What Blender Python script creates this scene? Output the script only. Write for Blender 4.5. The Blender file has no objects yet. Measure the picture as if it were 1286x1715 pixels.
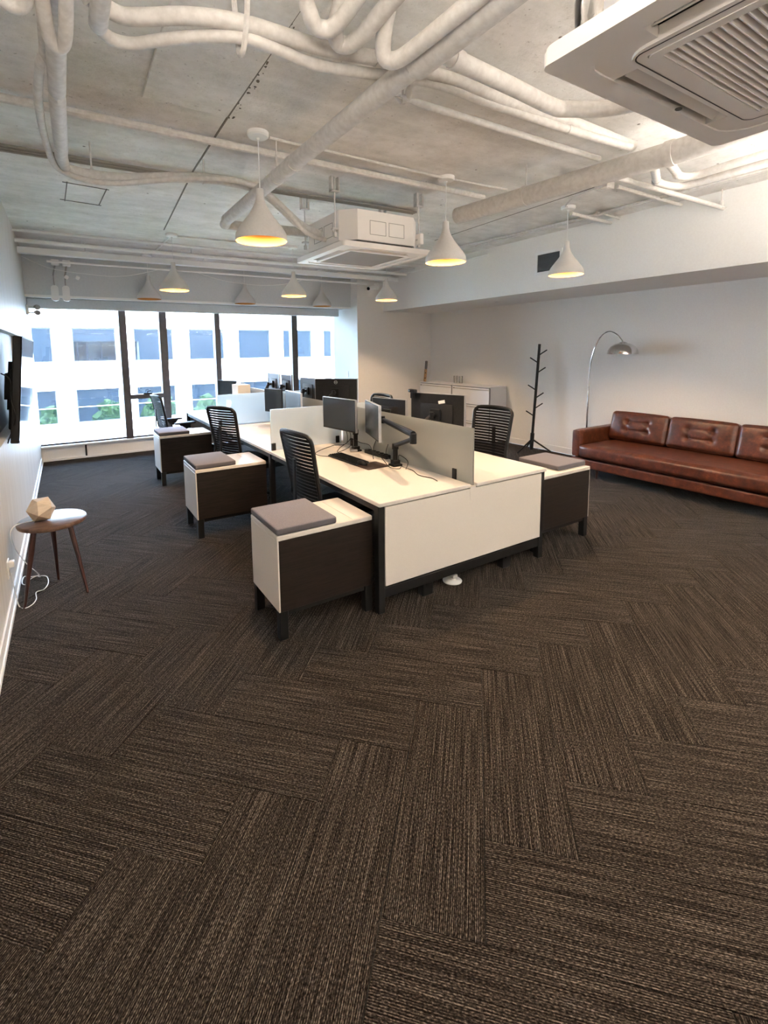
import bpy, bmesh, math, random
from mathutils import Vector, Matrix
S = bpy.context.scene
COL = S.collection
PI = math.pi
random.seed(7)

# ---------------------------------------------------------------- camera
F, CX, CY = 802.958, 603.17, 679.441
W, H = 1286, 1715
cam_d = bpy.data.cameras.new('camera'); cam = bpy.data.objects.new('camera', cam_d); COL.objects.link(cam)
yaw, pitch, roll = 0.549, -0.1167, -0.0123
cyw, syw, cp, sp = math.cos(yaw), math.sin(yaw), math.cos(pitch), math.sin(pitch)
fwd = Vector((syw*cp, cyw*cp, sp)); rt = Vector((cyw, -syw, 0)); up = rt.cross(fwd)
r2 = rt*math.cos(roll) + up*math.sin(roll); u2 = -rt*math.sin(roll) + up*math.cos(roll)
M = Matrix((r2, u2, -fwd)).transposed().to_4x4(); M.translation = Vector((0, 0, 1.6892))
cam.matrix_world = M
cam_d.sensor_fit = 'VERTICAL'; cam_d.sensor_height = 36; cam_d.lens = F/H*36
cam_d.shift_x = (W/2-CX)/H; cam_d.shift_y = -(H/2-CY)/H
cam_d.clip_start = .05; cam_d.clip_end = 500
S.camera = cam
# ---------------------------------------------------------------- world, sun, exposure
S.view_settings.view_transform = 'Standard'; S.view_settings.look = 'None'
S.view_settings.gamma = 1; S.view_settings.use_curve_mapping = False
S.view_settings.exposure = 0.97
wd = bpy.data.worlds.new('sky'); S.world = wd; wd.use_nodes = True
nt = wd.node_tree; bg = nt.nodes['Background']
sky = nt.nodes.new('ShaderNodeTexSky'); sky.sky_type = 'NISHITA'; sky.sun_disc = False
sky.sun_elevation = math.radians(48); sky.sun_rotation = math.radians(200); sky.air_density = 1.3; sky.ozone_density = 2.0
nt.links.new(sky.outputs[0], bg.inputs[0]); bg.inputs[1].default_value = 8.0
sd = bpy.data.lights.new('sun', 'SUN'); sd.energy = 18.0; sd.angle = .01; sd.color = (.64, .79, 1)
so = bpy.data.objects.new('sun', sd); COL.objects.link(so)
so.rotation_euler = Vector((-.25, -.75, .85)).to_track_quat('Z', 'Y').to_euler()
pd = bpy.data.lights.new('window_portal', 'AREA'); pd.shape = 'RECTANGLE'; pd.size = 5.2; pd.size_y = 2.2
pd.cycles.is_portal = True
po = bpy.data.objects.new('window_portal', pd); COL.objects.link(po)
po.location = (2.25, 9.05, 1.3); po.rotation_euler = (-PI/2, 0, 0)
S.cycles.use_denoising = True
S.cycles.max_bounces = 10; S.cycles.diffuse_bounces = 6; S.cycles.transparent_max_bounces = 12
S.cycles.sample_clamp_indirect = 8; S.cycles.caustics_reflective = False; S.cycles.caustics_refractive = False
PENDANT_W = 74.0
PANEL_E = .6
UP_E = 42.0

# ---------------------------------------------------------------- materials
def newmat(n):
    m = bpy.data.materials.new(n); m.use_nodes = True
    return m, m.node_tree, m.node_tree.nodes['Principled BSDF']
def pbr(n, col, rough=.5, metal=0., spec=.5, **kw):
    m, t, b = newmat(n)
    b.inputs['Base Color'].default_value = (*col, 1); b.inputs['Roughness'].default_value = rough
    b.inputs['Metallic'].default_value = metal; b.inputs['Specular IOR Level'].default_value = spec
    for k, v in kw.items(): b.inputs[k].default_value = v
    return m
def nd(t, kind, **kw):
    n = t.nodes.new(kind)
    for k, v in kw.items(): setattr(n, k, v)
    return n
def mapped(t, scale, coord='Object', rot=(0, 0, 0)):
    tc = nd(t, 'ShaderNodeTexCoord'); mp = nd(t, 'ShaderNodeMapping')
    mp.inputs['Scale'].default_value = scale; mp.inputs['Rotation'].default_value = rot
    t.links.new(tc.outputs[coord], mp.inputs[0]); return mp.outputs[0]
def noise(t, vec, scale=1, detail=3, rough=.6):
    n = nd(t, 'ShaderNodeTexNoise'); n.inputs['Scale'].default_value = scale
    n.inputs['Detail'].default_value = detail; n.inputs['Roughness'].default_value = rough
    t.links.new(vec, n.inputs['Vector']); return n.outputs['Fac']
def ramp(t, fac, stops):
    r = nd(t, 'ShaderNodeValToRGB'); e = r.color_ramp.elements
    while len(e) < len(stops): e.new(.5)
    for i, (p, c) in enumerate(stops):
        e[i].position = p; e[i].color = (*c, 1) if len(c) == 3 else c
    t.links.new(fac, r.inputs[0]); return r.outputs[0]
def bump(t, b, h, strength=.2, dist=.002):
    bp = nd(t, 'ShaderNodeBump'); bp.inputs['Strength'].default_value = strength; bp.inputs['Distance'].default_value = dist
    t.links.new(h, bp.inputs['Height']); t.links.new(bp.outputs[0], b.inputs['Normal'])
def noisy(n, c1, c2, scale=(1, 1, 1), s=1, rough=.6, bs=.0, bd=.002, detail=4, lo=.35, hi=.65, metal=0, coord='Object', spec=.5):
    m, t, b = newmat(n); v = mapped(t, scale, coord); f = noise(t, v, s, detail)
    t.links.new(ramp(t, f, [(lo, c1), (hi, c2)]), b.inputs['Base Color'])
    b.inputs['Roughness'].default_value = rough; b.inputs['Metallic'].default_value = metal
    b.inputs['Specular IOR Level'].default_value = spec
    if bs: bump(t, b, f, bs, bd)
    return m

def carpet_mat():
    m, t, b = newmat('carpet_pile')
    tc = nd(t, 'ShaderNodeTexCoord'); oi = nd(t, 'ShaderNodeObjectInfo')
    off = nd(t, 'ShaderNodeVectorMath', operation='SCALE'); off.inputs[0].default_value = (7.3, 3.1, 0)
    t.links.new(oi.outputs['Random'], off.inputs['Scale'])
    ad = nd(t, 'ShaderNodeVectorMath', operation='ADD')
    t.links.new(tc.outputs['Object'], ad.inputs[0]); t.links.new(off.outputs[0], ad.inputs[1])
    def mp(sc):
        q = nd(t, 'ShaderNodeMapping'); q.inputs['Scale'].default_value = sc
        t.links.new(ad.outputs[0], q.inputs[0]); return q.outputs[0]
    thread = noise(t, mp((2.6, 200, 0)), 1, 2, .5)       # long light threads along the plank
    dash = noise(t, mp((110, 250, 0)), 1, 2, .6)          # short tufts
    broad = noise(t, mp((1.2, 9, 0)), 1, 2, .5)
    rib = nd(t, 'ShaderNodeTexWave', wave_type='BANDS', bands_direction='Y')
    rib.inputs['Scale'].default_value = 52; t.links.new(ad.outputs[0], rib.inputs['Vector'])
    rib.inputs['Distortion'].default_value = 0
    def mth(op, a, b_, c=None):
        q = nd(t, 'ShaderNodeMath', operation=op)
        for i, v in enumerate((a, b_, c)):
            if v is None: continue
            if isinstance(v, (int, float)): q.inputs[i].default_value = v
            else: t.links.new(v, q.inputs[i])
        return q.outputs[0]
    s = mth('MULTIPLY_ADD', thread, .85, -.425)
    s = mth('MULTIPLY_ADD', dash, 1.3, s)
    s = mth('MULTIPLY_ADD', broad, .10, s)
    s = mth('MULTIPLY_ADD', rib.outputs['Fac'], .26, s)
    s = mth('SUBTRACT', s, .38)
    c = ramp(t, s, [(.18, (.0044, .0031, .0025)), (.42, (.0150, .0112, .0087)), (.60, (.046, .036, .0285)), (.84, (.150, .121, .098))])
    t.links.new(c, b.inputs['Base Color'])
    b.inputs['Roughness'].default_value = 1.0; b.inputs['Specular IOR Level'].default_value = .03
    b.inputs['Sheen Weight'].default_value = .04; b.inputs['Sheen Roughness'].default_value = .35
    bump(t, b, s, .5, .004)
    return m
def wood_mat(n, c1, c2, scale=(1.2, 14, 14), rough=.35, lo=.35, hi=.68, rot=(0, 0, 0)):
    m, t, b = newmat(n); v = mapped(t, scale, rot=rot)
    f = noise(t, v, 2.2, 5, .65)
    t.links.new(ramp(t, f, [(lo, c1), (hi, c2)]), b.inputs['Base Color'])
    b.inputs['Roughness'].default_value = rough; b.inputs['Specular IOR Level'].default_value = .3; bump(t, b, f, .12, .001)
    return m
def concrete_mat():
    m, t, b = newmat('painted_concrete'); v = mapped(t, (1, 1, 1))
    a = noise(t, v, 1.3, 6, .65); p = noise(t, v, 34, 6, .75); st = noise(t, mapped(t, (.8, 3.2, 1)), 1.6, 5, .65)
    blot = noise(t, mapped(t, (1, 1, 1), rot=(0, 0, .6)), 5.5, 6, .8)
    c1 = ramp(t, a, [(.32, (.74, .715, .685)), (.66, (.92, .895, .87))])
    c2 = ramp(t, p, [(.30, (.40, .37, .33)), (.38, (1, 1, 1))])
    c3 = ramp(t, st, [(.34, (.84, .845, .83)), (.6, (1, 1, 1))])
    c4 = ramp(t, blot, [(.27, (.34, .29, .24)), (.33, (.86, .85, .83)), (.55, (1, 1, 1))])
    vo = nd(t, 'ShaderNodeTexVoronoi'); vo.inputs['Scale'].default_value = 4.2; t.links.new(v, vo.inputs['Vector'])
    c5 = ramp(t, vo.outputs['Distance'], [(.03, (.22, .19, .16)), (.05, (1, 1, 1))])
    for c in (c2, c3, c4, c5):
        mx = nd(t, 'ShaderNodeMix', data_type='RGBA', blend_type='MULTIPLY'); mx.inputs[0].default_value = 1
        t.links.new(c1, mx.inputs[6]); t.links.new(c, mx.inputs[7]); c1 = mx.outputs[2]
    t.links.new(c1, b.inputs['Base Color']); b.inputs['Roughness'].default_value = .8
    bump(t, b, p, .6, .010); return m
def glassy(n, tint, transp, transl=0., gloss=.06, rough=.02):
    m = bpy.data.materials.new(n); m.use_nodes = True; t = m.node_tree; t.nodes.clear()
    out = nd(t, 'ShaderNodeOutputMaterial'); tr = nd(t, 'ShaderNodeBsdfTransparent'); tr.inputs[0].default_value = (*tint, 1)
    cur = tr.outputs[0]
    if transl:
        tl = nd(t, 'ShaderNodeBsdfTranslucent'); tl.inputs[0].default_value = (*[x*.95 for x in tint], 1)
        df = nd(t, 'ShaderNodeBsdfDiffuse'); df.inputs[0].default_value = (*[x*.9 for x in tint], 1)
        m1 = nd(t, 'ShaderNodeMixShader'); m1.inputs[0].default_value = .45
        t.links.new(tl.outputs[0], m1.inputs[1]); t.links.new(df.outputs[0], m1.inputs[2])
        m2 = nd(t, 'ShaderNodeMixShader'); m2.inputs[0].default_value = transl
        t.links.new(cur, m2.inputs[1]); t.links.new(m1.outputs[0], m2.inputs[2]); cur = m2.outputs[0]
    gl = nd(t, 'ShaderNodeBsdfGlossy'); gl.inputs['Roughness'].default_value = rough
    fr = nd(t, 'ShaderNodeFresnel'); fr.inputs[0].default_value = 1.45
    mm = nd(t, 'ShaderNodeMath', operation='MULTIPLY'); mm.inputs[1].default_value = gloss/.04
    t.links.new(fr.outputs[0], mm.inputs[0]); mm.use_clamp = True
    m3 = nd(t, 'ShaderNodeMixShader'); t.links.new(mm.outputs[0], m3.inputs[0])
    t.links.new(cur, m3.inputs[1]); t.links.new(gl.outputs[0], m3.inputs[2])
    t.links.new(m3.outputs[0], out.inputs[0]); return m
def emit(n, col, s):
    m, t, b = newmat(n); b.inputs['Emission Color'].default_value = (*col, 1); b.inputs['Emission Strength'].default_value = s
    b.inputs['Base Color'].default_value = (*col, 1); return m

MAT = dict(
    carpet=carpet_mat(), backing=pbr('carpet_backing', (.02, .018, .016), .95),
    concrete=concrete_mat(),
    wall=noisy('wall_paint', (.78, .765, .74), (.81, .80, .775), (1, 1, 1), 60, .75, .15, .001),
    wallgrey=noisy('bulkhead_paint', (.56, .585, .59), (.60, .625, .63), (1, 1, 1), 40, .8, .1, .001),
    veneer=wood_mat('pale_veneer', (.52, .495, .455), (.64, .62, .585), (9, 9, .5), .45, .3, .7),
    trim=pbr('white_trim', (.80, .80, .79), .4),
    pipe=noisy('painted_pipe', (.56, .53, .50), (.66, .635, .605), (1, 1, 1), 30, .7, .25, .002),
    pipew=pbr('white_conduit', (.84, .84, .82), .5),
    duct=pbr('painted_steel_tray', (.80, .81, .80), .5),
    cableg=pbr('grey_cable', (.30, .28, .25), .6),
    frame=noisy('bronze_frame', (.045, .038, .038), (.06, .05, .05), (1, 1, 1), 20, .4),
    glass=glassy('window_glass', (.97, .99, .99), 1, 0, .05),
    frost=glassy('frosted_glass', (.86, .91, .91), 1, .62, .06, .10),
    laminate=noisy('white_laminate', (.66, .615, .56), (.69, .645, .59), (1, 1, 1), 200, .38),
    edge=pbr('laminate_edge', (.66, .62, .58), .5),
    darkwood=wood_mat('dark_woodgrain', (.006, .004, .003), (.020, .013, .010), (3, 3, 60), .42),
    darksteel=pbr('dark_steel', (.007, .0065, .0065), .5, spec=.25),
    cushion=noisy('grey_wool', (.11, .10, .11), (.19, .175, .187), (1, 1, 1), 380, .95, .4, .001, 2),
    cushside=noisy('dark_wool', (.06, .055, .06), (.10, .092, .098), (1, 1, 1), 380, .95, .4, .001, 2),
    black=pbr('black_plastic', (.007, .007, .0075), .5, spec=.25),
    blackmatte=pbr('black_mesh', (.006, .006, .007), .8, spec=.15),
    screen=pbr('dark_screen', (.012, .014, .016), .22, spec=.6),
    screenlit=pbr('glossy_tv_screen', (.012, .013, .015), .04, spec=1.0),
    monback=noisy('monitor_back', (.009, .009, .010), (.014, .014, .016), (1, 1, 1), 60, .55, spec=.3),
    silver=pbr('silver_bezel', (.42, .43, .45), .35, .6),
    gold=pbr('gold_leaf', (.55, .24, .05), .5, .3),
    shade=noisy('matte_white_shade', (.60, .58, .56), (.64, .62, .60), (1, 1, 1), 80, .7),
    chrome=pbr('chrome', (.62, .61, .60), .08, 1.0),
    leather=None,
    walnut=wood_mat('walnut', (.04, .020, .014), (.14, .082, .056), (3, 16, 3), .36),
    walnutleg=wood_mat('red_walnut_leg', (.022, .009, .0075), (.055, .022, .017), (10, 10, 2), .35),
    beech=wood_mat('pale_beech', (.50, .41, .31), (.60, .51, .40), (4, 20, 20), .5),
    cabinet=pbr('white_steel_cabinet', (.68, .69, .71), .4), cabgap=pbr('shadow_gap', (.10, .11, .13), .6),
    acw=pbr('ac_plastic', (.86, .82, .78), .5), acdark=pbr('ac_dark', (.05, .045, .04), .6), acgr=noisy('ac_filter', (.20, .17, .13), (.28, .24, .19), (1, 1, 1), 300, .8),
    ventdark=pbr('vent_dark', (.055, .055, .055), .7), whitep=pbr('white_plastic', (.80, .80, .78), .35),
    facade=pbr('white_facade', (.82, .82, .81), .8), blind=pbr('grey_blind', (.035, .040, .046), .7),
    extwall=pbr('grey_blue_cladding', (.10, .115, .13), .6),
    room=pbr('dark_room', (.03, .035, .04), .9), farframe=pbr('far_frame', (.012, .014, .018), .6), farframew=pbr('far_rail', (.12, .125, .13), .6),
    farglass=None, hedge=noisy('hedge_leaves', (.02, .05, .012), (.13, .22, .05), (1, 1, 1), 6, .8),
    paving=noisy('pale_paving', (.42, .42, .41), (.5, .5, .49), (1, 1, 1), 2, .9),
    ledup=emit('led_uplight', (1, .92, .83), UP_E),  # glow of the added fill panels
    ledup2=emit('led_uplight_dim', (1, .92, .83), UP_E*.58),
    led=emit('led_diffuser', (1, .80, .60), PANEL_E),
    cord=pbr('white_cord', (.78, .78, .76), .5), tag=pbr('white_label', (.8, .8, .78), .6),
    boxbeige=pbr('beige_board', (.55, .51, .44), .8), ptfe=pbr('clear_plastic', (.55, .54, .52), .3),
    tan=wood_mat('orange_wood', (.33, .17, .07), (.52, .30, .14), (8, 8, 2), .5),
    stainless=pbr('steel_grey', (.35, .34, .33), .35, .9),
    fitglass=glassy('clear_fitting_glass', (.985, .985, .98), 1, 0, .10),
)
def leather():
    m, t, b = newmat('cognac_leather'); v = mapped(t, (1, 1, 1))
    a = noise(t, v, 14, 7, .72); g = noise(t, v, 90, 3, .6)
    c = ramp(t, a, [(.3, (.024, .006, .003)), (.55, (.078, .0195, .0085)), (.75, (.17, .050, .021))])
    t.links.new(c, b.inputs['Base Color']); b.inputs['Roughness'].default_value = .38
    b.inputs['Specular IOR Level'].default_value = .45
    bump(t, b, g, .25, .002); return m
MAT['leather'] = leather()
def farglass():
    m = bpy.data.materials.new('far_window_glass'); m.use_nodes = True; t = m.node_tree; t.nodes.clear()
    out = nd(t, 'ShaderNodeOutputMaterial'); tr = nd(t, 'ShaderNodeBsdfTransparent'); tr.inputs[0].default_value = (.5, .55, .6, 1)
    gl = nd(t, 'ShaderNodeBsdfGlossy'); gl.inputs['Roughness'].default_value = .01; gl.inputs[0].default_value = (.8, .85, .9, 1)
    mx = nd(t, 'ShaderNodeMixShader'); mx.inputs[0].default_value = .13
    t.links.new(tr.outputs[0], mx.inputs[1]); t.links.new(gl.outputs[0], mx.inputs[2]); t.links.new(mx.outputs[0], out.inputs[0]); return m
MAT['farglass'] = farglass()

# ---------------------------------------------------------------- mesh helpers
class MB:
    def __init__(s): s.b = bmesh.new()
    def box(s, x0, x1, y0, y1, z0, z1, bev=0., seg=1, M=None):
        r = bmesh.ops.create_cube(s.b, size=1)
        vs = r['verts']
        for v in vs:
            v.co = Vector((x0+(v.co.x+.5)*(x1-x0), y0+(v.co.y+.5)*(y1-y0), z0+(v.co.z+.5)*(z1-z0)))
        if bev:
            es = list({e for v in vs for e in v.link_edges})
            rr = bmesh.ops.bevel(s.b, geom=es, offset=min(bev, .49*min(x1-x0, y1-y0, z1-z0)), segments=seg, affect='EDGES', profile=.5)
            vs = list({v for f in rr['faces'] for v in f.verts} | {v for v in vs if v.is_valid})
        if M is not None:
            for v in vs: v.co = M @ v.co
        return s
    def cyl(s, p, q, r, r1=None, n=12):
        return s.tube([p, q], r, n, r1=r1)
    def tube(s, pts, r, n=10, r1=None, caps=True):
        pts = [Vector(p) for p in pts]; N = len(pts); rings = []
        ref = None
        for i, p in enumerate(pts):
            a = pts[max(i-1, 0)]; c = pts[min(i+1, N-1)]
            t = (c-a).normalized()
            if i > 0 and i < N-1:
                t = ((p-a).normalized()+(c-p).normalized())
                t = t.normalized() if t.length > 1e-6 else (c-p).normalized()
            if ref is None:
                ref = Vector((0, 0, 1)) if abs(t.z) < .9 else Vector((1, 0, 0))
            u = (ref - t*ref.dot(t)); u = u.normalized() if u.length > 1e-5 else t.orthogonal().normalized()
            ref = u; w = t.cross(u)
            rr = r if r1 is None else r+(r1-r)*i/(N-1)
            if isinstance(r, (list, tuple)): rr = r[i]
            rings.append([s.b.verts.new(p+(u*math.cos(2*PI*k/n)+w*math.sin(2*PI*k/n))*rr) for k in range(n)])
        for a, c in zip(rings, rings[1:]):
            for k in range(n): s.b.faces.new((a[k], a[(k+1) % n], c[(k+1) % n], c[k]))
        if caps: s.b.faces.new(rings[0][::-1]); s.b.faces.new(rings[-1])
        return s
    def lathe(s, prof, n=32, c=(0, 0, 0), cap0=True, cap1=True, M=None):
        c = Vector(c); rings = []
        for r, z in prof:
            ring = []
            for k in range(n):
                v = Vector((r*math.cos(2*PI*k/n), r*math.sin(2*PI*k/n), z))
                ring.append(s.b.verts.new(c + (M @ v if M else v)))
            rings.append(ring)
        for a, d in zip(rings, rings[1:]):
            for k in range(n): s.b.faces.new((a[k], a[(k+1) % n], d[(k+1) % n], d[k]))
        if cap0: s.b.faces.new(rings[0][::-1])
        if cap1: s.b.faces.new(rings[-1])
        return s
    def prism(s, poly, z0, z1, M=None):
        lo = [s.b.verts.new((M @ Vector((x, y, z0))) if M else (x, y, z0)) for x, y in poly]
        hi = [s.b.verts.new((M @ Vector((x, y, z1))) if M else (x, y, z1)) for x, y in poly]
        n = len(poly)
        s.b.faces.new(lo[::-1]); s.b.faces.new(hi)
        for k in range(n): s.b.faces.new((lo[k], lo[(k+1) % n], hi[(k+1) % n], hi[k]))
        return s
    def ring_prism(s, outer, inner, z0, z1, M=None):
        T = (lambda v: M @ Vector(v)) if M else Vector
        n = len(outer)
        a = [[s.b.verts.new(T((x, y, z))) for x, y in P] for P in (outer, inner) for z in (z0, z1)]
        ol, oh, il, ih = a
        for k in range(n):
            j = (k+1) % n
            s.b.faces.new((ol[k], ol[j], oh[j], oh[k])); s.b.faces.new((il[j], il[k], ih[k], ih[j]))
            s.b.faces.new((oh[k], oh[j], ih[j], ih[k])); s.b.faces.new((ol[j], ol[k], il[k], il[j]))
        return s
    def mesh(s, name, mat, smooth=True, ang=35):
        bmesh.ops.recalc_face_normals(s.b, faces=s.b.faces[:])
        me = bpy.data.meshes.new(name); s.b.to_mesh(me); s.b.free()
        if smooth:
            me.polygons.foreach_set('use_smooth', [True]*len(me.polygons))
            me.set_sharp_from_angle(angle=math.radians(ang))
        for m in (mat if isinstance(mat, (list, tuple)) else [mat]): me.materials.append(MAT[m] if isinstance(m, str) else m)
        return me
    def build(s, name, mat, parent=None, smooth=True, ang=35):
        return put(name, s.mesh(name, mat, smooth, ang), parent)
def put(name, me, parent=None, loc=None, rz=None):
    o = bpy.data.objects.new(name, me); COL.objects.link(o)
    if parent is not None: o.parent = parent
    if loc is not None: o.location = loc
    if rz is not None: o.rotation_euler = (0, 0, rz)
    return o
def tag(o, label=None, cat=None, group=None, kind=None):
    if label: o['label'] = label
    if cat: o['category'] = cat
    if group: o['group'] = group
    if kind: o['kind'] = kind
    return o
def thing(name, label, cat, loc=(0, 0, 0), rz=0, group=None, tilt=None):
    o = bpy.data.objects.new(name, None); COL.objects.link(o); o.location = loc; o.rotation_euler = tilt or (0, 0, rz)
    o.empty_display_size = .1
    return tag(o, label, cat, group)
def struct(o): o['kind'] = 'structure'; return o
def dup(root, loc, rz, label, group=None, skip=()):
    r = root.copy(); COL.objects.link(r); r.location = loc; r.rotation_euler = (0, 0, rz); r['label'] = label
    if group: r['group'] = group
    for ch in list(root.children):
        if ch.name.split('.')[0] in skip: continue
        c = ch.copy(); COL.objects.link(c); c.parent = r
        for g in ch.children:
            d = g.copy(); COL.objects.link(d); d.parent = c
    return r
def rrect(x0, x1, y0, y1, r, n=5):
    P = []
    for cx, cy, a0 in ((x1-r, y1-r, 0), (x0+r, y1-r, PI/2), (x0+r, y0+r, PI), (x1-r, y0+r, 1.5*PI)):
        for k in range(n+1):
            a = a0+PI/2*k/n; P.append((cx+r*math.cos(a), cy+r*math.sin(a)))
    return P
def smooth_path(pts, n=6):
    P = [Vector(p) for p in pts]; out = []
    for i in range(len(P)-1):
        p0, p1, p2, p3 = P[max(i-1, 0)], P[i], P[i+1], P[min(i+2, len(P)-1)]
        for k in range(n):
            t = k/n
            out.append(.5*((2*p1)+(p2-p0)*t+(2*p0-5*p1+4*p2-p3)*t*t+(3*p1-p0-3*p2+p3)*t**3))
    out.append(P[-1]); return out

# ================================================================ THE SETTING
XW, YW, XR, YB, ZC, XS = -.413, 8.867, 6.686, 8.011, 3.15, 5.461
YR = -2.6        # rear wall behind the camera
ZV, ZSF = 2.50, 2.43
# floor: slab + carpet planks laid in herringbone
fl = struct(MB().box(XW, XR, YR, YW+.1, -.06, -.012).build('floor', 'backing', smooth=False))
PW = .3048
a0, b0 = 1.5298, .0506
th = .783
av = Vector((math.cos(th), math.sin(th), 0)); bv = Vector((math.sin(th), -math.cos(th), 0))
def clip(poly, x0, x1, y0, y1):
    for ax, lim, sg in ((0, x0, 1), (0, x1, -1), (1, y0, 1), (1, y1, -1)):
        out = []
        for i in range(len(poly)):
            p, q = poly[i-1], poly[i]
            ip, iq = (p[ax]-lim)*sg >= 0, (q[ax]-lim)*sg >= 0
            if ip != iq:
                t = (lim-p[ax])/(q[ax]-p[ax]); out.append((p[0]+(q[0]-p[0])*t, p[1]+(q[1]-p[1])*t))
            if iq: out.append(q)
        poly = out
        if not poly: return []
    return poly
def plank_mesh(poly):   # local coordinates: length along x
    n = len(poly); c = (sum(p[0] for p in poly)/n, sum(p[1] for p in poly)/n)
    m = MB(); e = .0016
    def ins(p):
        d = Vector((p[0]-c[0], p[1]-c[1])); L = d.length
        return (p[0]-d.x/L*e*1.4, p[1]-d.y/L*e*1.4)
    lo = [m.b.verts.new((x, y, -.012)) for x, y in poly]; mi = [m.b.verts.new((x, y, -.0025)) for x, y in poly]
    hi = [m.b.verts.new((*ins(p), 0)) for p in poly]
    for a, d in ((lo, mi), (mi, hi)):
        for k in range(n): m.b.faces.new((a[k], a[(k+1) % n], d[(k+1) % n], d[k]))
    m.b.faces.new(hi); return m.mesh('carpet_plank', 'carpet', smooth=False)
def full_poly(): g = .0008; return [(g, g), (3*PW-g, g), (3*PW-g, PW-g), (g, PW-g)]
full_me = plank_mesh(full_poly())
planks = []
for i in range(-36, 44):
    for j in range(-36, 44):
        # lengthwise planks: column i (along b), starts at row j = i (mod 6)
        for kind in (0, 1):
            if kind == 0 and (j-i) % 6 == 0:
                o = av*(a0+j*PW)+bv*(b0+(i+1)*PW); ex, ey = av, -bv
            elif kind == 1 and (i-j) % 6 == 1:
                o = av*(a0+j*PW)+bv*(b0+i*PW); ex, ey = bv, av
            else: continue
            P = [(o+ex*x+ey*y) for x, y in full_poly()]
            P2 = [(p.x, p.y) for p in P]
            x0, x1, y0, y1 = XW+.012, XR-.012, YR+.01, YW
            cx, cy = sum(p[0] for p in P2)/4, sum(p[1] for p in P2)/4
            if cy < -.9 and False: continue
            C_ = clip(P2, x0, x1, y0, y1)
            if len(C_) < 3: continue
            A = abs(sum(C_[k-1][0]*C_[k][1]-C_[k][0]*C_[k-1][1] for k in range(len(C_))))/2
            if A < .002: continue
            planks.append((cy, cx, o, ex, ey, C_, A))
planks.sort(key=lambda t: -t[0])
vis = [p for p in planks if p[0]*.85+p[1]*.52 > .25 and p[0] > -.9]
rest = [p for p in planks if not (p[0]*.85+p[1]*.52 > .25 and p[0] > -.9)]
rest += vis[300:]; vis = vis[:300]
for cy, cx, o, ex, ey, C_, A in vis:
    ang = math.atan2(ex.y, ex.x)
    if A > .2785*.985: me = full_me
    else:
        L = []
        for x, y in C_:
            d = Vector((x, y, 0))-o; L.append((d.dot(ex), d.dot(ey)))
        if ex.cross(ey).z < 0: pass
        me = plank_mesh(L)
    put('carpet_plank', me, fl, loc=o, rz=ang)
m = MB()
for cy, cx, o, ex, ey, C_, A in rest:
    vs = [m.b.verts.new((x, y, 0)) for x, y in C_]; m.b.faces.new(vs)
tag(m.build('carpet_planks_behind', 'carpet', fl, smooth=False), kind='stuff')

# walls
T = .15
def wall(name, mat, *boxes):
    m = MB()
    for bx in boxes: m.box(*bx)
    return struct(m.build(name, mat, smooth=False))
NY0, NY1, NZ0, NZ1 = 3.3, 6.56, 1.06, 1.885      # tv niche
wl = wall('wall_left', 'veneer', (XW-T, XW, YR, NY0, 0, ZC), (XW-T, XW, NY1, YW+.25, 0, ZC),
     (XW-T, XW, NY0, NY1, 0, NZ0), (XW-T, XW, NY0, NY1, NZ1, ZC), (XW-T-.02, XW-.07, NY0, NY1, NZ0, NZ1))
wall('wall_right', 'wall', (XR, XR+T, YR, YB+T, 0, ZC))
wall('wall_back', 'wall', (4.86, XR+T, YB, YB+T, 0, ZC), (4.86, 5.1, YB+T, YW+.25, 0, ZC))
wall('wall_rear', 'wall', (XW-T, XR+T, YR-T, YR, 0, ZC))
wall('ceiling', 'concrete', (XW-T, XR+T, YR-T, YW+.25, ZC, ZC+.25))
wall('wall_window_bulkhead', 'wallgrey', (XW, 4.86, 8.25, YW+.25, ZV, ZC))
wall('wall_soffit', 'wall', (XS, XR, YR, YB, ZSF, ZC))
m = MB().box(XW, 4.86, 8.243, 8.30, ZV-.02, ZV+.012); struct(m.build('trim_1', 'trim'))  # white strip paints the window light seen along the bulkhead underside
m = MB().box(XW, 4.78, 8.60, 8.72, 2.352, ZV, .008); struct(m.build('trim_2', 'wallgrey'))     # roller shade cassette
wall('wall_window_sill', 'wall', (XW, 4.86, YW, YW+.25, 0, .235))
m = MB().box(XW, 4.86, 8.82, YW+.06, .215, .24, .004); struct(m.build('trim_3', 'trim'))
m = MB().box(.18, .205, YW-.01, YW+.02, .03, .215); struct(m.build('trim_4', 'darksteel'))
m = MB().box(XW, 4.86, 8.845, YW, 0, .03); struct(m.build('baseboard_window', 'trim'))
m = MB().box(XW, XW+.012, YR, YW-.02, 0, .11, .003); m.box(XW, XW+.02, YR, YW-.02, 0, .035, .004)
struct(m.build('baseboard_left', 'trim'))
struct(MB().box(XR-.014, XR, YR, YB, 0, .10, .003).build('baseboard_right', 'trim'))
struct(MB().box(4.86, XR-.015, YB-.014, YB, 0, .10, .003).build('baseboard_back', 'trim'))
pbr_seam = pbr('dark_seam', (.16, .14, .12), .9)
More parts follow.
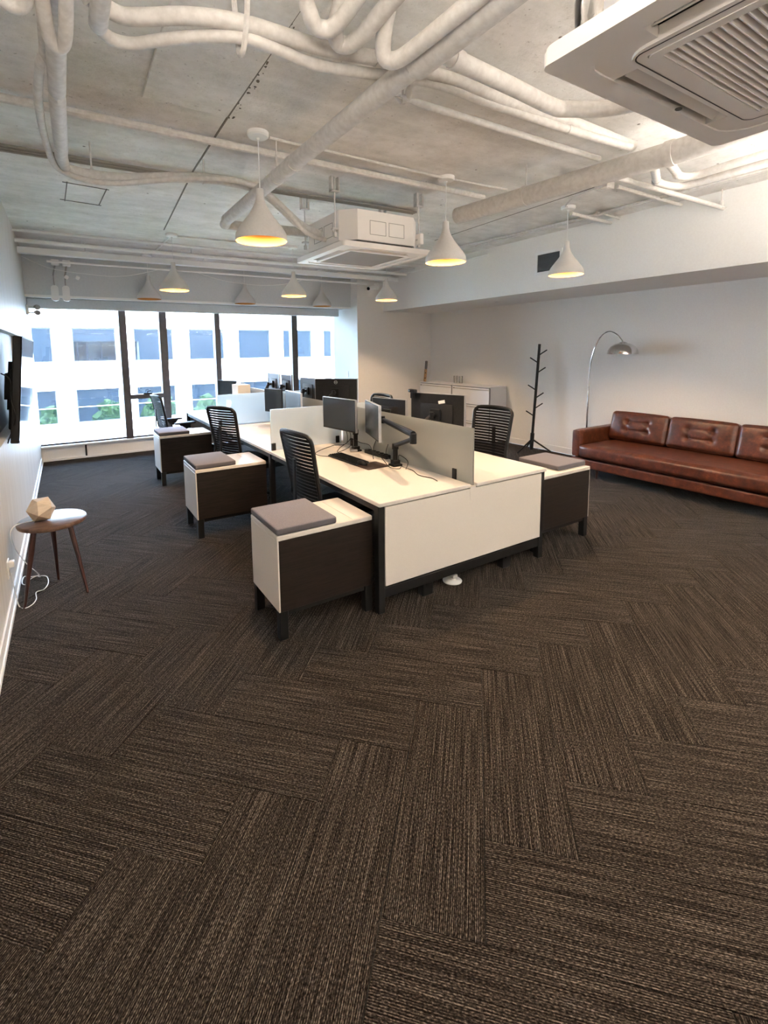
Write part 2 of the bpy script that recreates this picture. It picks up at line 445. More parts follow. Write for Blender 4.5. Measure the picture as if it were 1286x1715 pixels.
# ceiling details: shallow raised patch, formwork seams, scribed rectangle
m = MB().box(.48, .965, 1.0, 3.12, ZC-.022, ZC+.001, .003); pt = m.build('plaster_patch', 'concrete', bpy.data.objects['ceiling'])
def groove(pts, w, name='formwork_seam'):
    m = MB()
    for (x0, y0), (x1, y1) in zip(pts, pts[1:]):
        d = Vector((x1-x0, y1-y0, 0)); L = d.length; a = math.atan2(d.y, d.x)
        m.box(0, L, -w/2, w/2, -.004, 0, M=Matrix.Translation((x0, y0, ZC))@Matrix.Rotation(a, 4, 'Z'))
    return m.build(name, pbr_seam, bpy.data.objects['ceiling'], smooth=False)
groove([(.968, 1.2), (.972, 2.08), (.980, 3.13), (1.0, 4.2), (1.13, 6.33)], .012)
rng = random.Random(5); m = MB()
for k_ in range(70):      # ragged broken plaster along the joint and the patch end
    if k_ < 38: x, y = .985+rng.uniform(-.01, .03), 1.7+rng.random()*1.5
    else: x, y = .48+rng.random()*.5, 3.125+rng.uniform(-.012, .03)
    r_ = rng.uniform(.003, .012); pts = [(x+r_*rng.uniform(.4, 1.3)*math.cos(q*PI/3), y+r_*rng.uniform(.4, 1.6)*math.sin(q*PI/3)) for q in range(6)]
    m.prism(pts, ZC-.003, ZC)
tag(m.build('chipped_plaster', pbr_seam, bpy.data.objects['ceiling'], smooth=False), kind='stuff')
groove([(.09, 5.0), (.45, 5.04)], .008); groove([(.07, 5.56), (.42, 5.6)], .008)
groove([(.125, 4.98), (.11, 5.6)], .008); groove([(.43, 5.02), (.40, 5.6)], .008)
groove([(4.2, 1.3), (4.4, 5.2)], .006)

# window: posts, transom and panes
def window(n, x0, x1, z0, z1, y=YW+.10):
    o = MB().box(x0+.001, x1-.001, y-.003, y+.003, z0, z1).build('window_%d' % n, 'glass', smooth=False); struct(o); return o
MUL = [(.80, .91), (1.42, 1.54), (2.36, 2.455), (3.87, 3.99)]
edges = [XW] + [v for m_ in MUL for v in m_] + [4.86]
k = 1
for a, b_ in zip(edges[::2], edges[1::2]):
    w_ = window(k, a, b_, .24, 2.49)
    fr = MB()
    fr.box(a, b_, YW+.07, YW+.13, .235, .262); fr.box(a, b_, YW+.07, YW+.13, 2.46, 2.5)
    fr.build('window_rail', 'frame', w_, smooth=False)
    k += 1
for i, (a, b_) in enumerate(MUL):
    o = MB().box(a, b_, YW+.01, YW+.17, .235, 2.50, .004).build('window_frame_post', 'frame'); struct(o)
    o.name = 'trim_%d' % (5+i)
o = struct(MB().box(.91, 1.42, YW+.02, YW+.14, .90, .975, .004).build('trim_9', 'frame'))
MB().box(1.10, 1.24, YW-.01, YW+.02, .975, 1.0, .004).tube([(1.17, YW, .99), (1.17, YW-.03, 1.03), (1.22, YW-.04, 1.035)], .009, 8).build('window_latch', 'black', o)

# ================================================================ OUTSIDE
YF = 25.0
bld = thing('office_building', 'white rendered office block with rows of square windows across the street', 'building', (5, YF, -9))
def W2(x): return x-5
ws = []
rows = [(-1.47, .05), (1.28, 2.81), (4.03, 5.55), (-4.22, -2.70), (-6.97, -5.45)]
cols = [.33+2.507*k_-.03*0 for k_ in range(-6, 11)]
m = MB()
zs = sorted([z for r in rows for z in r]); zlo, zhi = -9, 7
xs0, xs1 = cols[0]-1, cols[-1]+2.8
# facade as horizontal bands and piers between windows, with real reveals
zz = [zlo]+zs+[zhi]
for a, b_ in zip(zz[::2], zz[1::2]): m.box(W2(xs0), W2(xs1), 0, .35, a+9, b_+9)
for (a, b_) in rows:
    xx = [xs0]
    for c in cols: xx += [c, c+1.76]
    xx.append(xs1)
    for p, q in zip(xx[::2], xx[1::2]): m.box(W2(p), W2(q), 0, .35, a+9, b_+9)
m.box(W2(xs0), W2(xs1), 3, 3.2, 0, 16)
m.box(W2(xs0)-.4, W2(xs1)+.4, -.3, 8, 16, 16.5)
m.build('facade_wall', 'facade', bld, smooth=False)
wf = MB(); w0, w1, h = 0, 1.76, 1.52
wf.box(0, 1.76, .10, .16, 0, .05); wf.box(0, 1.76, .10, .16, h-.05, h); wf.box(0, .05, .10, .16, 0, h); wf.box(1.71, 1.76, .10, .16, 0, h)
wf_me = wf.mesh('far_window', 'farframe', smooth=False)
mr = MB().box(.05, 1.71, .09, .15, .70, .74).mesh('meeting_rail', 'farframew', smooth=False)
gl_me = MB().box(.05, 1.71, .12, .13, .05, h-.05).mesh('pane', 'farglass', smooth=False)
bm_ = MB()
for q in range(20): bm_.box(.06, 1.70, .22, .25, .08+q*.07, .08+q*.07+.055)
bl_me = bm_.mesh('blind', 'blind', smooth=False)
bm_ = MB()
for q in range(10): bm_.box(.06, 1.70, .22, .25, .78+q*.07, .78+q*.07+.055)
bl2_me = bm_.mesh('blind', 'blind', smooth=False)
hd_me = MB().box(.05, 1.71, .20, .27, h-.24, h-.05).mesh('blind_box', 'farframe', smooth=False)
for ri, (a, b_) in enumerate(rows):
    for ci, c in enumerate(cols):
        f = put('window', wf_me, bld, (W2(c), 0, a+9))
        put('pane', gl_me, f)
        low = ri in (0, 3, 4)
        if low: put('meeting_rail', mr, f)
        put('blind', bl2_me if (low and ci % 4 != 1) else bl_me, f)
        put('blind_box', hd_me, f)
        put('dark_interior', MB().box(.0, 1.76, .5, .52, 0, h).mesh('dark_interior', 'room', smooth=False), f)
struct(MB().box(-30, XW-.02, YW+.26, YW+.5, -9, 4.2).box(5.0, 40, YW+.26, YW+.5, -9, 4.2).box(XW-.02, 5.0, YW+.26, YW+.5, -9, .2).box(XW-.02, 5.0, YW+.26, YW+.5, 2.55, 4.2).build('wall_exterior', 'extwall', smooth=False))
# paved ground and a hedge row in the street between (it shows only mirrored in the lower windows)
struct(MB().box(-30, 50, 9.3, 60, -9.2, -9.0).build('street_pavement', 'paving', smooth=False))
def tree(x, y, h, seed):
    R = random.Random(seed)
    t = thing('street_tree', 'round green street tree below window level, number %s of the row counted from the left' % ['one','two','three','four','five','six','seven','eight','nine','ten','eleven'][seed], 'tree', (x, y, -9), group='street trees between the buildings')
    MB().tube([(0, 0, 0), (.05, 0, h*.35), (0, .05, h*.6)], .14, 8, r1=.08).build('trunk', 'walnutleg', t)
    m = MB()
    for q in range(150):
        th_ = R.uniform(0, 2*PI); ph = math.acos(R.uniform(-1, 1)); rr = R.uniform(.75, 1.0)
        c = Vector((math.cos(th_)*math.sin(ph)*1.0*rr, math.sin(th_)*math.sin(ph)*1.1*rr, h-2.0+math.cos(ph)*2.0*rr))
        s_ = R.uniform(.25, .5)
        r = bmesh.ops.create_icosphere(m.b, subdivisions=1, radius=s_, matrix=Matrix.Translation(c)@Matrix.Rotation(R.uniform(0, 3), 4, 'X'))
        for v in r['verts']: v.co += Vector((R.uniform(-1, 1), R.uniform(-1, 1), R.uniform(-1, 1)))*s_*.3
    m.build('crown', 'hedge', t, smooth=False)
for i in range(11): tree(-6.5+i*2.9, 17.2+(i % 2)*.2, 7.6+.25*math.sin(i*2.1), i)

# ================================================================ BENCH OF DESKS
XL, XRr, Y0, ZD = 1.594, 3.1865, 2.390, .74
YS = [2.390, 4.285, 6.135, 7.98]
XG = 2.3966
bench = thing('workbench', 'long white-topped office workbench with dark legs and a white end panel', 'desk', (0, 0, 0))
for i in range(3):
    for x0, x1 in ((XL, XG-.03), (XG+.03, XRr)):
        o = MB().box(x0, x1, YS[i]+.003, YS[i+1]-.003, ZD-.026, ZD, .003).build('worktop', 'laminate', bench)
for y0, s in ((Y0+.012, 1), (YS[3]-.012, -1)):
    a, b_ = sorted((y0, y0+s*.02))
    MB().box(XL+.05, XRr-.05, a, b_, .183, ZD-.035, .002).build('end_panel', 'laminate', bench)
def leg(x, y, z1=ZD-.026, w=.05):
    MB().box(x-w/2, x+w/2, y-w/2, y+w/2, 0, z1, .003).build('leg', 'darksteel', bench)
for i, y in enumerate(YS):
    yy = y+(.045 if i == 0 else (-.045 if i == 3 else 0))
    leg(XL+.027, yy); leg(XRr-.027, yy)
    MB().box(XL+.05, XRr-.05, yy-.02, yy+.02, .10, .165, .003).build('cross_rail', 'darksteel', bench)
    MB().box(XL+.05, XRr-.05, yy-.02, yy+.02, ZD-.075, ZD-.026, .003).build('top_rail', 'darksteel', bench)
    for x in (2.02, 2.80):
        MB().box(x-.045, x+.045, yy+.0, yy+.06, 0, .10, .004).box(x-.02, x+.02, yy-.01, yy+.03, .08, .14).build('foot', 'darksteel', bench)
for x in (XL+.03, XRr-.03):
    MB().box(x-.015, x+.015, Y0+.07, YS[3]-.07, ZD-.07, ZD-.028).build('side_rail', 'darksteel', bench)
MB().box(XG-.028, XG+.028, Y0+.01, YS[3]-.01, ZD-.12, ZD-.02, .003).build('cable_tray', 'laminate', bench)
for x0, x1 in ((XG-.16, XG-.05), (XG+.05, XG+.16)):
    MB().box(x0, x1, Y0+.2, YS[3]-.2, .52, .56).build('beam', 'darksteel', bench)

# frosted glass screens
def screen(name, label, p, q, z0=ZD-.015, z1=1.134, clips=()):
    p, q = Vector(p), Vector(q); d = q-p; L = d.length; a = math.atan2(d.y, d.x)
    t = thing(name, label, 'divider', (p.x, p.y, z0), a, 'frosted glass desk screens')
    MB().box(0, L, -.005, .005, 0, z1-z0, .0015).build('glass_panel', 'frost', t, smooth=False)
    for c in clips:
        MB().box(c*L-.02, c*L+.02, -.016, .016, -.005, .085, .003).build('clamp', 'darksteel', t)
    return t
screen('glass_screen', 'frosted glass screen running down the middle of the nearest desks behind the black monitor arm', (XG, 2.40), (XG, 4.26), clips=(.1, .9))
screen('glass_screen', 'frosted glass screen running down the middle of the second pair of desks', (XG, 4.31), (XG, 6.11), clips=(.1, .9))
screen('glass_screen', 'frosted glass screen running down the middle of the desks nearest the window', (XG, 6.16), (XG, 7.96), clips=(.1, .9))
screen('glass_screen', 'frosted glass cross screen between the first and second left desks behind the keyboard', (1.62, 4.285), (XG-.02, 4.285), clips=(.03, .95))
screen('glass_screen', 'bluish frosted glass cross screen behind the second black chair on the left', (1.62, 6.135), (XG-.02, 6.135), clips=(.03, .95))
screen('glass_screen', 'frosted glass cross screen on the right side behind the tilted black monitor', (XG+.02, 4.285), (3.16, 4.285), clips=(.05, .97))
screen('glass_screen', 'far right frosted glass cross screen below the two small monitors on black arms', (XG+.02, 6.135), (3.16, 6.135), clips=(.05, .97))

# storage pedestals with seat cushions
def pedestal(x0, x1, y0, w, label, front=-1):
    zl, zlb, zb = .636, .607, .176
    t = thing('storage_pedestal', label, 'cabinet', ((x0+x1)/2, y0+w/2, 0), 0, 'low storage pedestals beside the desks')
    L, D = (x1-x0)/2, w/2
    MB().box(-L, L, -D, D, zlb, zl, .003).build('top', 'laminate', t)
    fx = (-L, -L+.010) if front < 0 else (L-.004, L)
    MB().box(*fx, -D+.002, D-.002, zb, zlb-.001, .002).build('drawer_front', 'laminate', t)
    bx = (-L+.0105, L) if front < 0 else (-L, L-.0045)
    MB().box(*bx, -D+.003, D-.003, zb, zlb-.001, .001).build('body', 'darkwood', t, smooth=False)
    for sx in (-1, 1):
        for sy in (-1, 1):
            cx, cy = sx*(L-.03), sy*(D-.03)
            MB().box(cx-.026, cx+.026, cy-.026, cy+.026, 0, zb-.001, .002).build('leg', 'darksteel', t)
    MB().box(-L+.06, L-.06, -D+.012, -D+.03, zb-.03, zb-.001).build('rail', 'darksteel', t)
    # recessed strip along the inner end of the lid
    sx0, sx1 = (L-.14, L-.004) if front < 0 else (-L+.004, -L+.14)
    MB().box(sx0, sx1, -D+.004, D-.03, zl, zl+.0015).build('lid_strip', 'edge', t)
    return t
def cushion(x0, x1, y0, y1, label, z=.636):
    t = thing('seat_cushion', label, 'cushion', ((x0+x1)/2, (y0+y1)/2, z+.001), 0, 'grey cushions on the pedestals')
    hx, hy = (x1-x0)/2, (y1-y0)/2
    m = MB().box(-hx, hx, -hy, hy, 0, .044, .012, 3)
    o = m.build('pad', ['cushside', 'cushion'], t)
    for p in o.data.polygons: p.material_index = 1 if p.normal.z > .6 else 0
    return t
PED = [(.955, 1.60, 2.485, .455, 'nearest left'), (.918, 1.58, 4.33, .50, 'second'), (.935, 1.58, 6.35, .46, 'third')]
pedestal(*PED[0][:4], 'dark woodgrain pedestal with white top and front beside the nearest left desk')
pedestal(*PED[1][:4], 'dark pedestal with white front between the two black mesh chairs on the left')
pedestal(*PED[2][:4], 'dark pedestal with white front farthest towards the window on the left')
pedestal(3.19, 3.905, 2.485, .47, 'dark pedestal with white top at the right desk end facing the sofa', 1)
pedestal(3.19, 3.88, 4.36, .45, 'dark pedestal behind the black chair on the right side of the desks', 1)
cushion(.955, 1.345, 2.487, 2.94, 'mauve-grey square cushion on the nearest left pedestal')
cushion(.920, 1.29, 4.335, 4.83, 'dark grey cushion on the middle left pedestal')
cushion(.937, 1.31, 6.355, 6.81, 'blue-grey cushion on the pedestal nearest the window')
cushion(3.52, 3.903, 2.53, 2.955, 'grey cushion on the right pedestal in front of the sofa')
cushion(3.49, 3.878, 4.365, 4.80, 'grey cushion on the pedestal behind the right hand chair')

# ================================================================ CHAIRS
def make_chair(label, loc, rz, arms=False, ht=1.10):
    t = thing('office_chair', label, 'chair', loc, rz, 'black mesh office chairs')
    m = MB()
    for k_ in range(5):
        a = 2*PI*k_/5+.3; d = Vector((math.cos(a), math.sin(a), 0))
        m.tube([d*.03+Vector((0, 0, .10)), d*.29+Vector((0, 0, .075))], .024, 8, r1=.016)
    m.build('star_base', 'black', t)
    for k_ in range(5):
        a = 2*PI*k_/5+.3; c = Vector((math.cos(a)*.29, math.sin(a)*.29, .03))
        s_ = Vector((-math.sin(a), math.cos(a), 0))
        MB().tube([c-s_*.022, c+s_*.022], .029, 12).cyl(c+Vector((0, 0, .02)), c+Vector((0, 0, .065)), .008, n=6).build('caster', 'black', t)
    MB().cyl((0, 0, .08), (0, 0, .42), .028).cyl((0, 0, .3), (0, 0, .43), .018).build('gas_lift', 'stainless', t)
    MB().box(-.12, .10, -.09, .09, .405, .435, .01, 2).build('mechanism', 'black', t)
    m = MB().box(-.23, .25, -.235, .235, .44, .505, .03, 3)
    m.build('seat', 'blackmatte', t)
    zb = .56
    def bx(z): return -.215-.10*((z-zb)/(ht-zb))**1.15      # back leans away
    def curve(y): return -.030*(1-(y/.23)**2)               # hollow of the back
    # frame: rounded outline swept
    out = []
    w_t, w_b = .222, .200
    hs = ht-.02
    prof = [(-w_b, zb), (-w_b-.004, zb+.12), (-w_t+.002, hs-.10), (-w_t, hs-.035), (-w_t+.018, hs-.006), (-w_t+.06, hs+.012), (0, hs+.02)]
    pl = prof+[(-y, z) for y, z in prof[::-1][1:]]
    pth = [Vector((bx(z)+curve(y)*.9, y, z)) for y, z in pl]
    m = MB(); m.tube(smooth_path(pth+[pth[0]], 4), .0165, 8); m.build('back_frame', 'black', t)
    n = 19
    for k_ in range(n):
        z = zb+.03+(hs-.03-zb)*k_/(n-1)
        f = (z-zb)/(hs-zb); wv = w_b+(w_t-w_b)*f-.008
        if k_ == n-1: wv -= .02
        ys = [-wv+2*wv*q/8 for q in range(9)]
        m = MB(); th_ = .0100
        rows_ = []
        for y in ys:
            x = bx(z)+curve(y)
            rows_.append([m.b.verts.new((x+dx, y, z+dz)) for dx, dz in ((-.004, -th_), (.004, -th_), (.004, th_), (-.004, th_))])
        for a, c in zip(rows_, rows_[1:]):
            for q in range(4): m.b.faces.new((a[q], a[(q+1) % 4], c[(q+1) % 4], c[q]))
        m.b.faces.new(rows_[0][::-1]); m.b.faces.new(rows_[-1])
        m.build('slat', 'blackmatte', t)
    MB().tube([(bx(zb)-.01, 0, zb+.03), (bx(zb)-.05, 0, .47), (-.12, 0, .42)], .026, 8).build('back_support', 'black', t)
    MB().box(bx(ht*.88)-.045, bx(ht*.88)-.032, -.02, .02, zb+.02, ht-.20, .004).build('spine', 'black', t)
    if arms:
        for s_ in (-1, 1):
            MB().tube([(-.02, s_*.22, .43), (-.02, s_*.275, .45), (-.01, s_*.28, .62)], .018, 8).box(-.15, .15, s_*.28-.04, s_*.28+.04, .635, .665, .012, 2).prism([(-.09, .635), (.09, .635), (.02, .56), (-.03, .56)], -.014, .014, Matrix.Translation((0, s_*.28, 0))@Matrix.Rotation(PI/2, 4, 'X')).build('armrest', 'black', t)
    return t
ch = make_chair('black mesh chair tucked in at the nearest left desk', (1.706, 3.225, 0), math.radians(4.6))
dup(ch, (1.66, 5.225, 0), math.radians(23), 'black mesh chair turned slightly at the second left desk')
dup(ch, (3.317, 3.334, 0), math.radians(187), 'black mesh chair on the right side of the desks before the white cabinets')
dup(ch, (3.205, 5.19, 0), math.radians(182), 'black chair on the far right side with only its top edge showing above the monitors')
make_chair('black office chair with armrests seen edge-on nearest the window', (1.40, 7.55, 0), math.radians(8), True, 1.06)

# ================================================================ MONITORS
def monitor(p, q, ztop, h, label, face, arm=None, logo=False, sticker=False, group='flat monitors on the desks', silver=False, frontmat='screen'):
    """p -> q: the two top corners; face = +1/-1: the side of p->q the screen looks to; arm = foot position of its arm"""
    p, q = Vector((*p, 0)), Vector((*q, 0)); d = q-p; w = d.length; a = math.atan2(d.y, d.x); c = (p+q)/2
    if face < 0: a += PI
    t = thing('monitor', label, 'monitor', (c.x, c.y, ztop-h/2), a, group)
    # local: screen faces +y? -> y = +
    MB().box(-w/2, w/2, -.012, .010, -h/2, h/2, .003).build('housing', 'monback', t)
    MB().box(-w/2+.007, w/2-.007, .0102, .0115, -h/2+.014, h/2-.007).build('screen_panel', frontmat, t, smooth=False)
    MB().box(-w*.30, w*.30, -.022, -.0122, -h*.30, h*.26, .006, 2).build('rear_hump', 'monback', t)
    if silver:
        MB().box(-w/2-.001, -w/2+.004, -.0125, .0105, -h/2, h/2).box(w/2-.004, w/2+.001, -.0125, .0105, -h/2, h/2).box(-w/2, w/2, -.0125, .0105, h/2-.003, h/2+.001).build('silver_rim', 'silver', t)
    MB().box(-.05, .05, -.046, -.0221, -.05, .05, .004).cyl((0, -.045, 0), (0, -.085, 0), .016).build('mount_plate', 'black', t)
    if logo:
        r0 = .022
        ring = MB()
        N = 28
        outer = [(r0*math.cos(2*PI*k_/N), r0*math.sin(2*PI*k_/N)) for k_ in range(N)]; inner = [(x*.86, y*.86) for x, y in outer]
        Mx = Matrix.Translation((0, -.0135, h*.37))@Matrix.Rotation(PI/2, 4, 'X')
        ring.ring_prism(outer, inner, -.0012, .0012, Mx)
        lg = ring.build('logo_ring', 'tag', t)
        cu = bpy.data.curves.new('logo_text', 'FONT'); cu.body = 'DELL'; cu.size = .016; cu.extrude = .0008; cu.align_x = 'CENTER'; cu.align_y = 'CENTER'
        to = bpy.data.objects.new('tmp', cu); COL.objects.link(to)
        me = bpy.data.meshes.new_from_object(to.evaluated_get(bpy.context.evaluated_depsgraph_get())); bpy.data.objects.remove(to)
        me.transform(Mx); me.materials.clear(); me.materials.append(MAT['tag'])
        put('logo_lettering', me, t)
    if sticker:
        st_ = MB().box(.04, .105, -.0135, -.0118, .085, .112, M=Matrix.Rotation(math.radians(-12), 4, 'Y')).build('sticker', 'tag', t, smooth=False)
    if arm:
        x, y = arm[0], arm[1]
        ar = t
        Mt = Matrix.Translation((c.x, c.y, ztop-h/2))@Matrix.Rotation(a, 4, 'Z')
        tip = Mt @ Vector((0, -.09, 0)) - Vector((x, y, ZD))
        el = Vector(arm[3])-Vector((x, y, ZD)) if len(arm) > 3 else tip*.5+Vector((0, 0, .0))
        Lc = Mt.inverted() @ Matrix.Translation((x, y, ZD))
        top = Vector((0, 0, el.z-.02 if len(arm) > 3 and arm[4] == 'post' else .17))
        e2 = el+Vector((0, 0, .035))
        for nm, mb in (('desk_clamp', MB().box(-.045, .045, -.04, .04, .001, .018, .005, 2).box(-.03, .03, -.03, .03, .018, .05, .004)),
                       ('arm_post', MB().cyl((0, 0, .04), top, .020).cyl(top-Vector((0, 0, .03)), top+Vector((0, 0, .015)), .027)),
                       ('lower_link', MB().tube([top, top+(el-top)*.12, el], .020, 10, r1=.017)),
                       ('elbow', MB().cyl(el-Vector((0, 0, .035)), el+Vector((0, 0, .04)), .026)),
                       ('upper_link', MB().tube([e2, e2.lerp(tip, .15), e2.lerp(tip, .8), tip], [.024, .026, .021, .017], 10)),
                       ('wrist', MB().cyl(tip-Vector((0, 0, .03)), tip+Vector((0, 0, .03)), .020))):
            for v in mb.b.verts: v.co = Lc @ v.co
            mb.build(nm, 'black', t)
    return t
G = 'flat monitors on the desks'
monitor((2.136, 4.179), (2.206, 3.675), 1.236, .30, 'dark monitor facing left above the black keyboard on the first left desk', -1,
        (2.27, 3.80, 'black monitor arm rising from the first left desk behind the monitor above the keyboard', (2.33, 3.95, .95), 'post'), silver=True)
monitor((2.305, 3.665), (2.135, 3.190), 1.235, .30, 'grey-lit monitor turned side-on next to the big black elbow arm', -1,
        (2.245, 3.13, 'large black elbow arm bolted to the first left desk', (2.145, 2.765, 1.03), 'low'), silver=True)
monitor((2.262, 5.420), (2.230, 4.908), 1.208, .30, 'blue-grey monitor behind the first cross screen on the second left desk', -1,
        (2.31, 5.45, 'small black arm behind the second left desk monitor', (2.335, 5.4, .95), 'post'), silver=True)
monitor((2.20, 5.98), (2.31, 5.66), 1.20, .30, 'monitor seen almost edge-on beside the second cross screen', -1, (2.30, 5.90, '', (2.33, 5.85, .95), 'post'))
monitor((2.10, 7.85), (2.27, 7.42), 1.225, .32, 'blue-grey monitor on the left desk nearest the window', -1, (2.30, 7.80, 'black arm poking above the left monitor nearest the window', (2.3, 7.6, .95), 'post'))
monitor((2.60, 4.00), (2.69, 3.57), 1.215, .30, 'left one of two black monitor backs above the glass before the cabinets', +1,
        (2.48, 3.70, 'black arm holding the left monitor back before the cabinets', (2.56, 3.85, .96), 'post'), silver=True)
monitor((2.638, 3.42), (2.790, 2.90), 1.303, .36, 'large black monitor back with a small white sticker above the near glass screen', +1,
        (2.52, 3.30, 'black arm holding the large monitor back with the white sticker', (2.55, 3.2, .98), 'post'), sticker=True, silver=True)
monitor((2.700, 5.50), (3.060, 5.060), 1.33, .34, 'wide dark monitor back with a round white logo at the column', +1,
        (2.70, 5.1, 'black arm holding the monitor back with the round logo', (2.66, 5.25, .98), 'post'), logo=True, silver=True)
monitor((2.735, 6.02), (2.770, 5.60), 1.322, .34, 'grey monitor back half hidden left of the one with the round logo', +1, (2.55, 5.75, '', (2.62, 5.8, .98), 'post'))
monitor((2.66, 7.06), (2.645, 6.56), 1.352, .32, 'left one of two small monitors in front of the window post', +1,
        (2.47, 6.95, 'black arm on the far right desk, left of two before the window post', (2.52, 6.85, 1.02), 'post'), silver=True)
monitor((2.647, 6.478), (2.675, 6.18), 1.347, .32, 'right one of two small monitors in front of the window post', +1,
        (2.47, 6.42, 'black arm on the far right desk, right of two before the window post', (2.52, 6.32, 1.02), 'post'), silver=True)
tag(MB().box(2.36-.20, 2.36-.01, 7.0, 7.3, ZD+.001, 1.185, .004).build('storage_box', 'boxbeige'), 'small beige box standing on the left desk nearest the window', 'box')
# clamp gadget on top of the sticker monitor
cl = thing('webcam', 'small black webcam clipped on the corner of the large monitor with the sticker', 'webcam', (2.60, 3.36, 1.305))
MB().box(-.02, .02, -.045, .045, 0, .03, .008, 2).box(-.012, .012, -.02, .02, -.05, .0, .003).build('camera_body', 'black', cl)
MB().cyl((-.02, .01, .015), (-.03, .01, .015), .011).build('lens', 'screen', cl)

# keyboard, mouse, mat, cables on the first left desk
kb = thing('keyboard', 'black keyboard on the first left desk under the dark monitor', 'keyboard', (2.03, 3.53, ZD+.001), math.radians(92))
MB().box(-.225, .225, -.072, .072, 0, .014, .004, 2).build('case', 'black', kb)
km = MB().box(-.0082, .0082, -.0082, .0082, 0, .007, .002).mesh('key', 'blackmatte')
for r in range(6):
    for c in range(22):
        if r == 5 and 3 < c < 9:
            continue
        put('key', km, kb, (-.2125+c*.0202, -.056+r*.0215+(.002 if r == 5 else 0), .0135))
MB().box(-.2125+3.6*.0202, -.2125+8.4*.0202, .0425, .059, .0135, .0205, .002).build('space_bar', 'blackmatte', kb)
mat_ = thing('mouse_mat', 'dark brown mouse mat at the right end of the black keyboard', 'mouse mat', (2.085, 3.235, ZD+.001), math.radians(3))
MB().prism(rrect(-.11, .11, -.10, .10, .012), 0, .004).build('pad', pbr('mat_brown', (.03, .018, .014), .8), mat_)
ms = thing('mouse', 'black mouse on the dark brown mat', 'mouse', (2.03, 3.30, ZD+.006), math.radians(100))
m = MB(); r = bmesh.ops.create_uvsphere(m.b, u_segments=20, v_segments=12, radius=1)
for v in r['verts']:
    v.co = Vector((v.co.x*.055, v.co.y*.031, max(v.co.z, -.15)*.034+.006))
m.build('shell', 'black', ms); MB().cyl((.025, -.004, .037), (.025, .004, .037), .008).build('scroll_wheel', 'blackmatte', ms)
def cable(name, label, pts, r=.003, mat='black', cat='cable', n=8, group=None):
    o = MB().tube(smooth_path(pts, n), r, 6).build(name, mat); tag(o, label, cat, group); return o
z = ZD+.004
cable('monitor_cable', 'black cable looping left of the keyboard from the dark monitor', [(2.2, 3.88, 1.0), (2.21, 3.86, .82), (2.12, 3.98, .78), (1.93, 3.95, z), (1.90, 3.80, z), (2.0, 3.70, z)])
cable('monitor_cable', 'black cable hanging in a small loop under the dark monitor', [(2.22, 3.86, .98), (2.23, 3.83, .86), (2.17, 3.93, .76), (2.10, 3.84, z), (2.17, 3.75, .80), (2.23, 3.78, .86), (2.26, 3.70, .84), (2.25, 3.52, .84), (2.22, 3.42, z)])
cable('monitor_cable', 'black cable dropping from the side-on monitor to the desk', [(2.18, 3.30, .95), (2.13, 3.28, .86), (2.16, 3.20, .80), (2.17, 3.10, z), (2.20, 3.02, z), (2.25, 3.06, z)])
cable('power_cable', 'black cable trailing across the first left desk towards the glass clamp', [(2.25, 3.24, .90), (2.20, 3.19, .82), (2.27, 3.08, z), (2.26, 2.92, z), (2.21, 2.78, z), (2.235, 2.66, z), (2.22, 2.58, z)])
cable('power_cable', 'short black cable curled at the foot of the large elbow arm', [(2.22, 3.05, .80), (2.19, 3.0, .86), (2.22, 2.93, .82), (2.24, 2.98, z)])
ps = thing('power_strip', 'black power strip lying against the glass behind the keyboard', 'power strip', (2.325, 3.52, ZD+.001), math.radians(92))
MB().box(-.17, .17, -.026, .026, 0, .035, .006, 2).build('case', 'black', ps)
for k_ in range(5): MB().cyl((-.13+k_*.06, 0, .035), (-.13+k_*.06, 0, .039), .018).build('socket', 'blackmatte', ps)
dk = thing('docking_station', 'grey docking box beside the black power strip', 'docking station', (2.26, 3.82, ZD+.001), math.radians(60))
MB().box(-.07, .07, -.035, .035, 0, .026, .006, 2).build('case', 'stainless', dk)

# white cable spine under the bench end
sp_ = thing('cable_spine', 'white cable spine with a round foot under the white bench end panel', 'cable spine', (2.30, 2.50, 0))
MB().lathe([(.068, 0), (.07, .006), (.06, .014), (.03, .018), (.022, .03)], 28).build('foot', 'whitep', sp_)
lm = MB().box(-.022, .022, -.035, .035, 0, .026, .006, 2).mesh('link', 'ptfe')
for k_ in range(17): put('link', lm, sp_, (0.004*math.sin(k_*.5), 0, .032+k_*.034))

# ================================================================ PENDANT LAMPS
def make_pendant(label, x, y, zbot=2.45, lit=True):
    t = thing('pendant_lamp', label, 'lamp', (x, y, ZC), 0, 'white cone pendants with gold linings')
    L = ZC-zbot
    prof = [(.172, -L), (.176, -L+.010), (.172, -L+.045), (.150, -L+.085), (.115, -L+.13), (.080, -L+.175), (.052, -L+.22), (.036, -L+.255), (.028, -L+.285), (.027, -L+.335), (.025, -L+.345)]
    MB().lathe(prof, 48, cap0=False).build('shade', 'shade', t, ang=50)
    inn = [(.172, -L), (.1705, -L+.006), (.1665, -L+.043), (.1445, -L+.083), (.1095, -L+.127), (.0745, -L+.172), (.0465, -L+.217), (.030, -L+.25)]
    MB().lathe(inn, 48, cap0=False, cap1=True).build('shade_lining', 'gold', t, ang=50)
    MB().lathe([(.019, -L+.245), (.019, -L+.20)], 16, cap0=True).build('lamp_holder', 'whitep', t)
    MB().cyl((0, 0, -L+.34), (0, 0, -.02), .0035, n=6).build('cord', 'cord', t)
    MB().lathe([(.072, 0), (.072, -.022), (.064, -.032), (.012, -.036), (.008, -.05)], 28).build('canopy', 'pipew', t)
    if lit:
        b = thing_bulb(t, L)
    return t
bulb_me = None
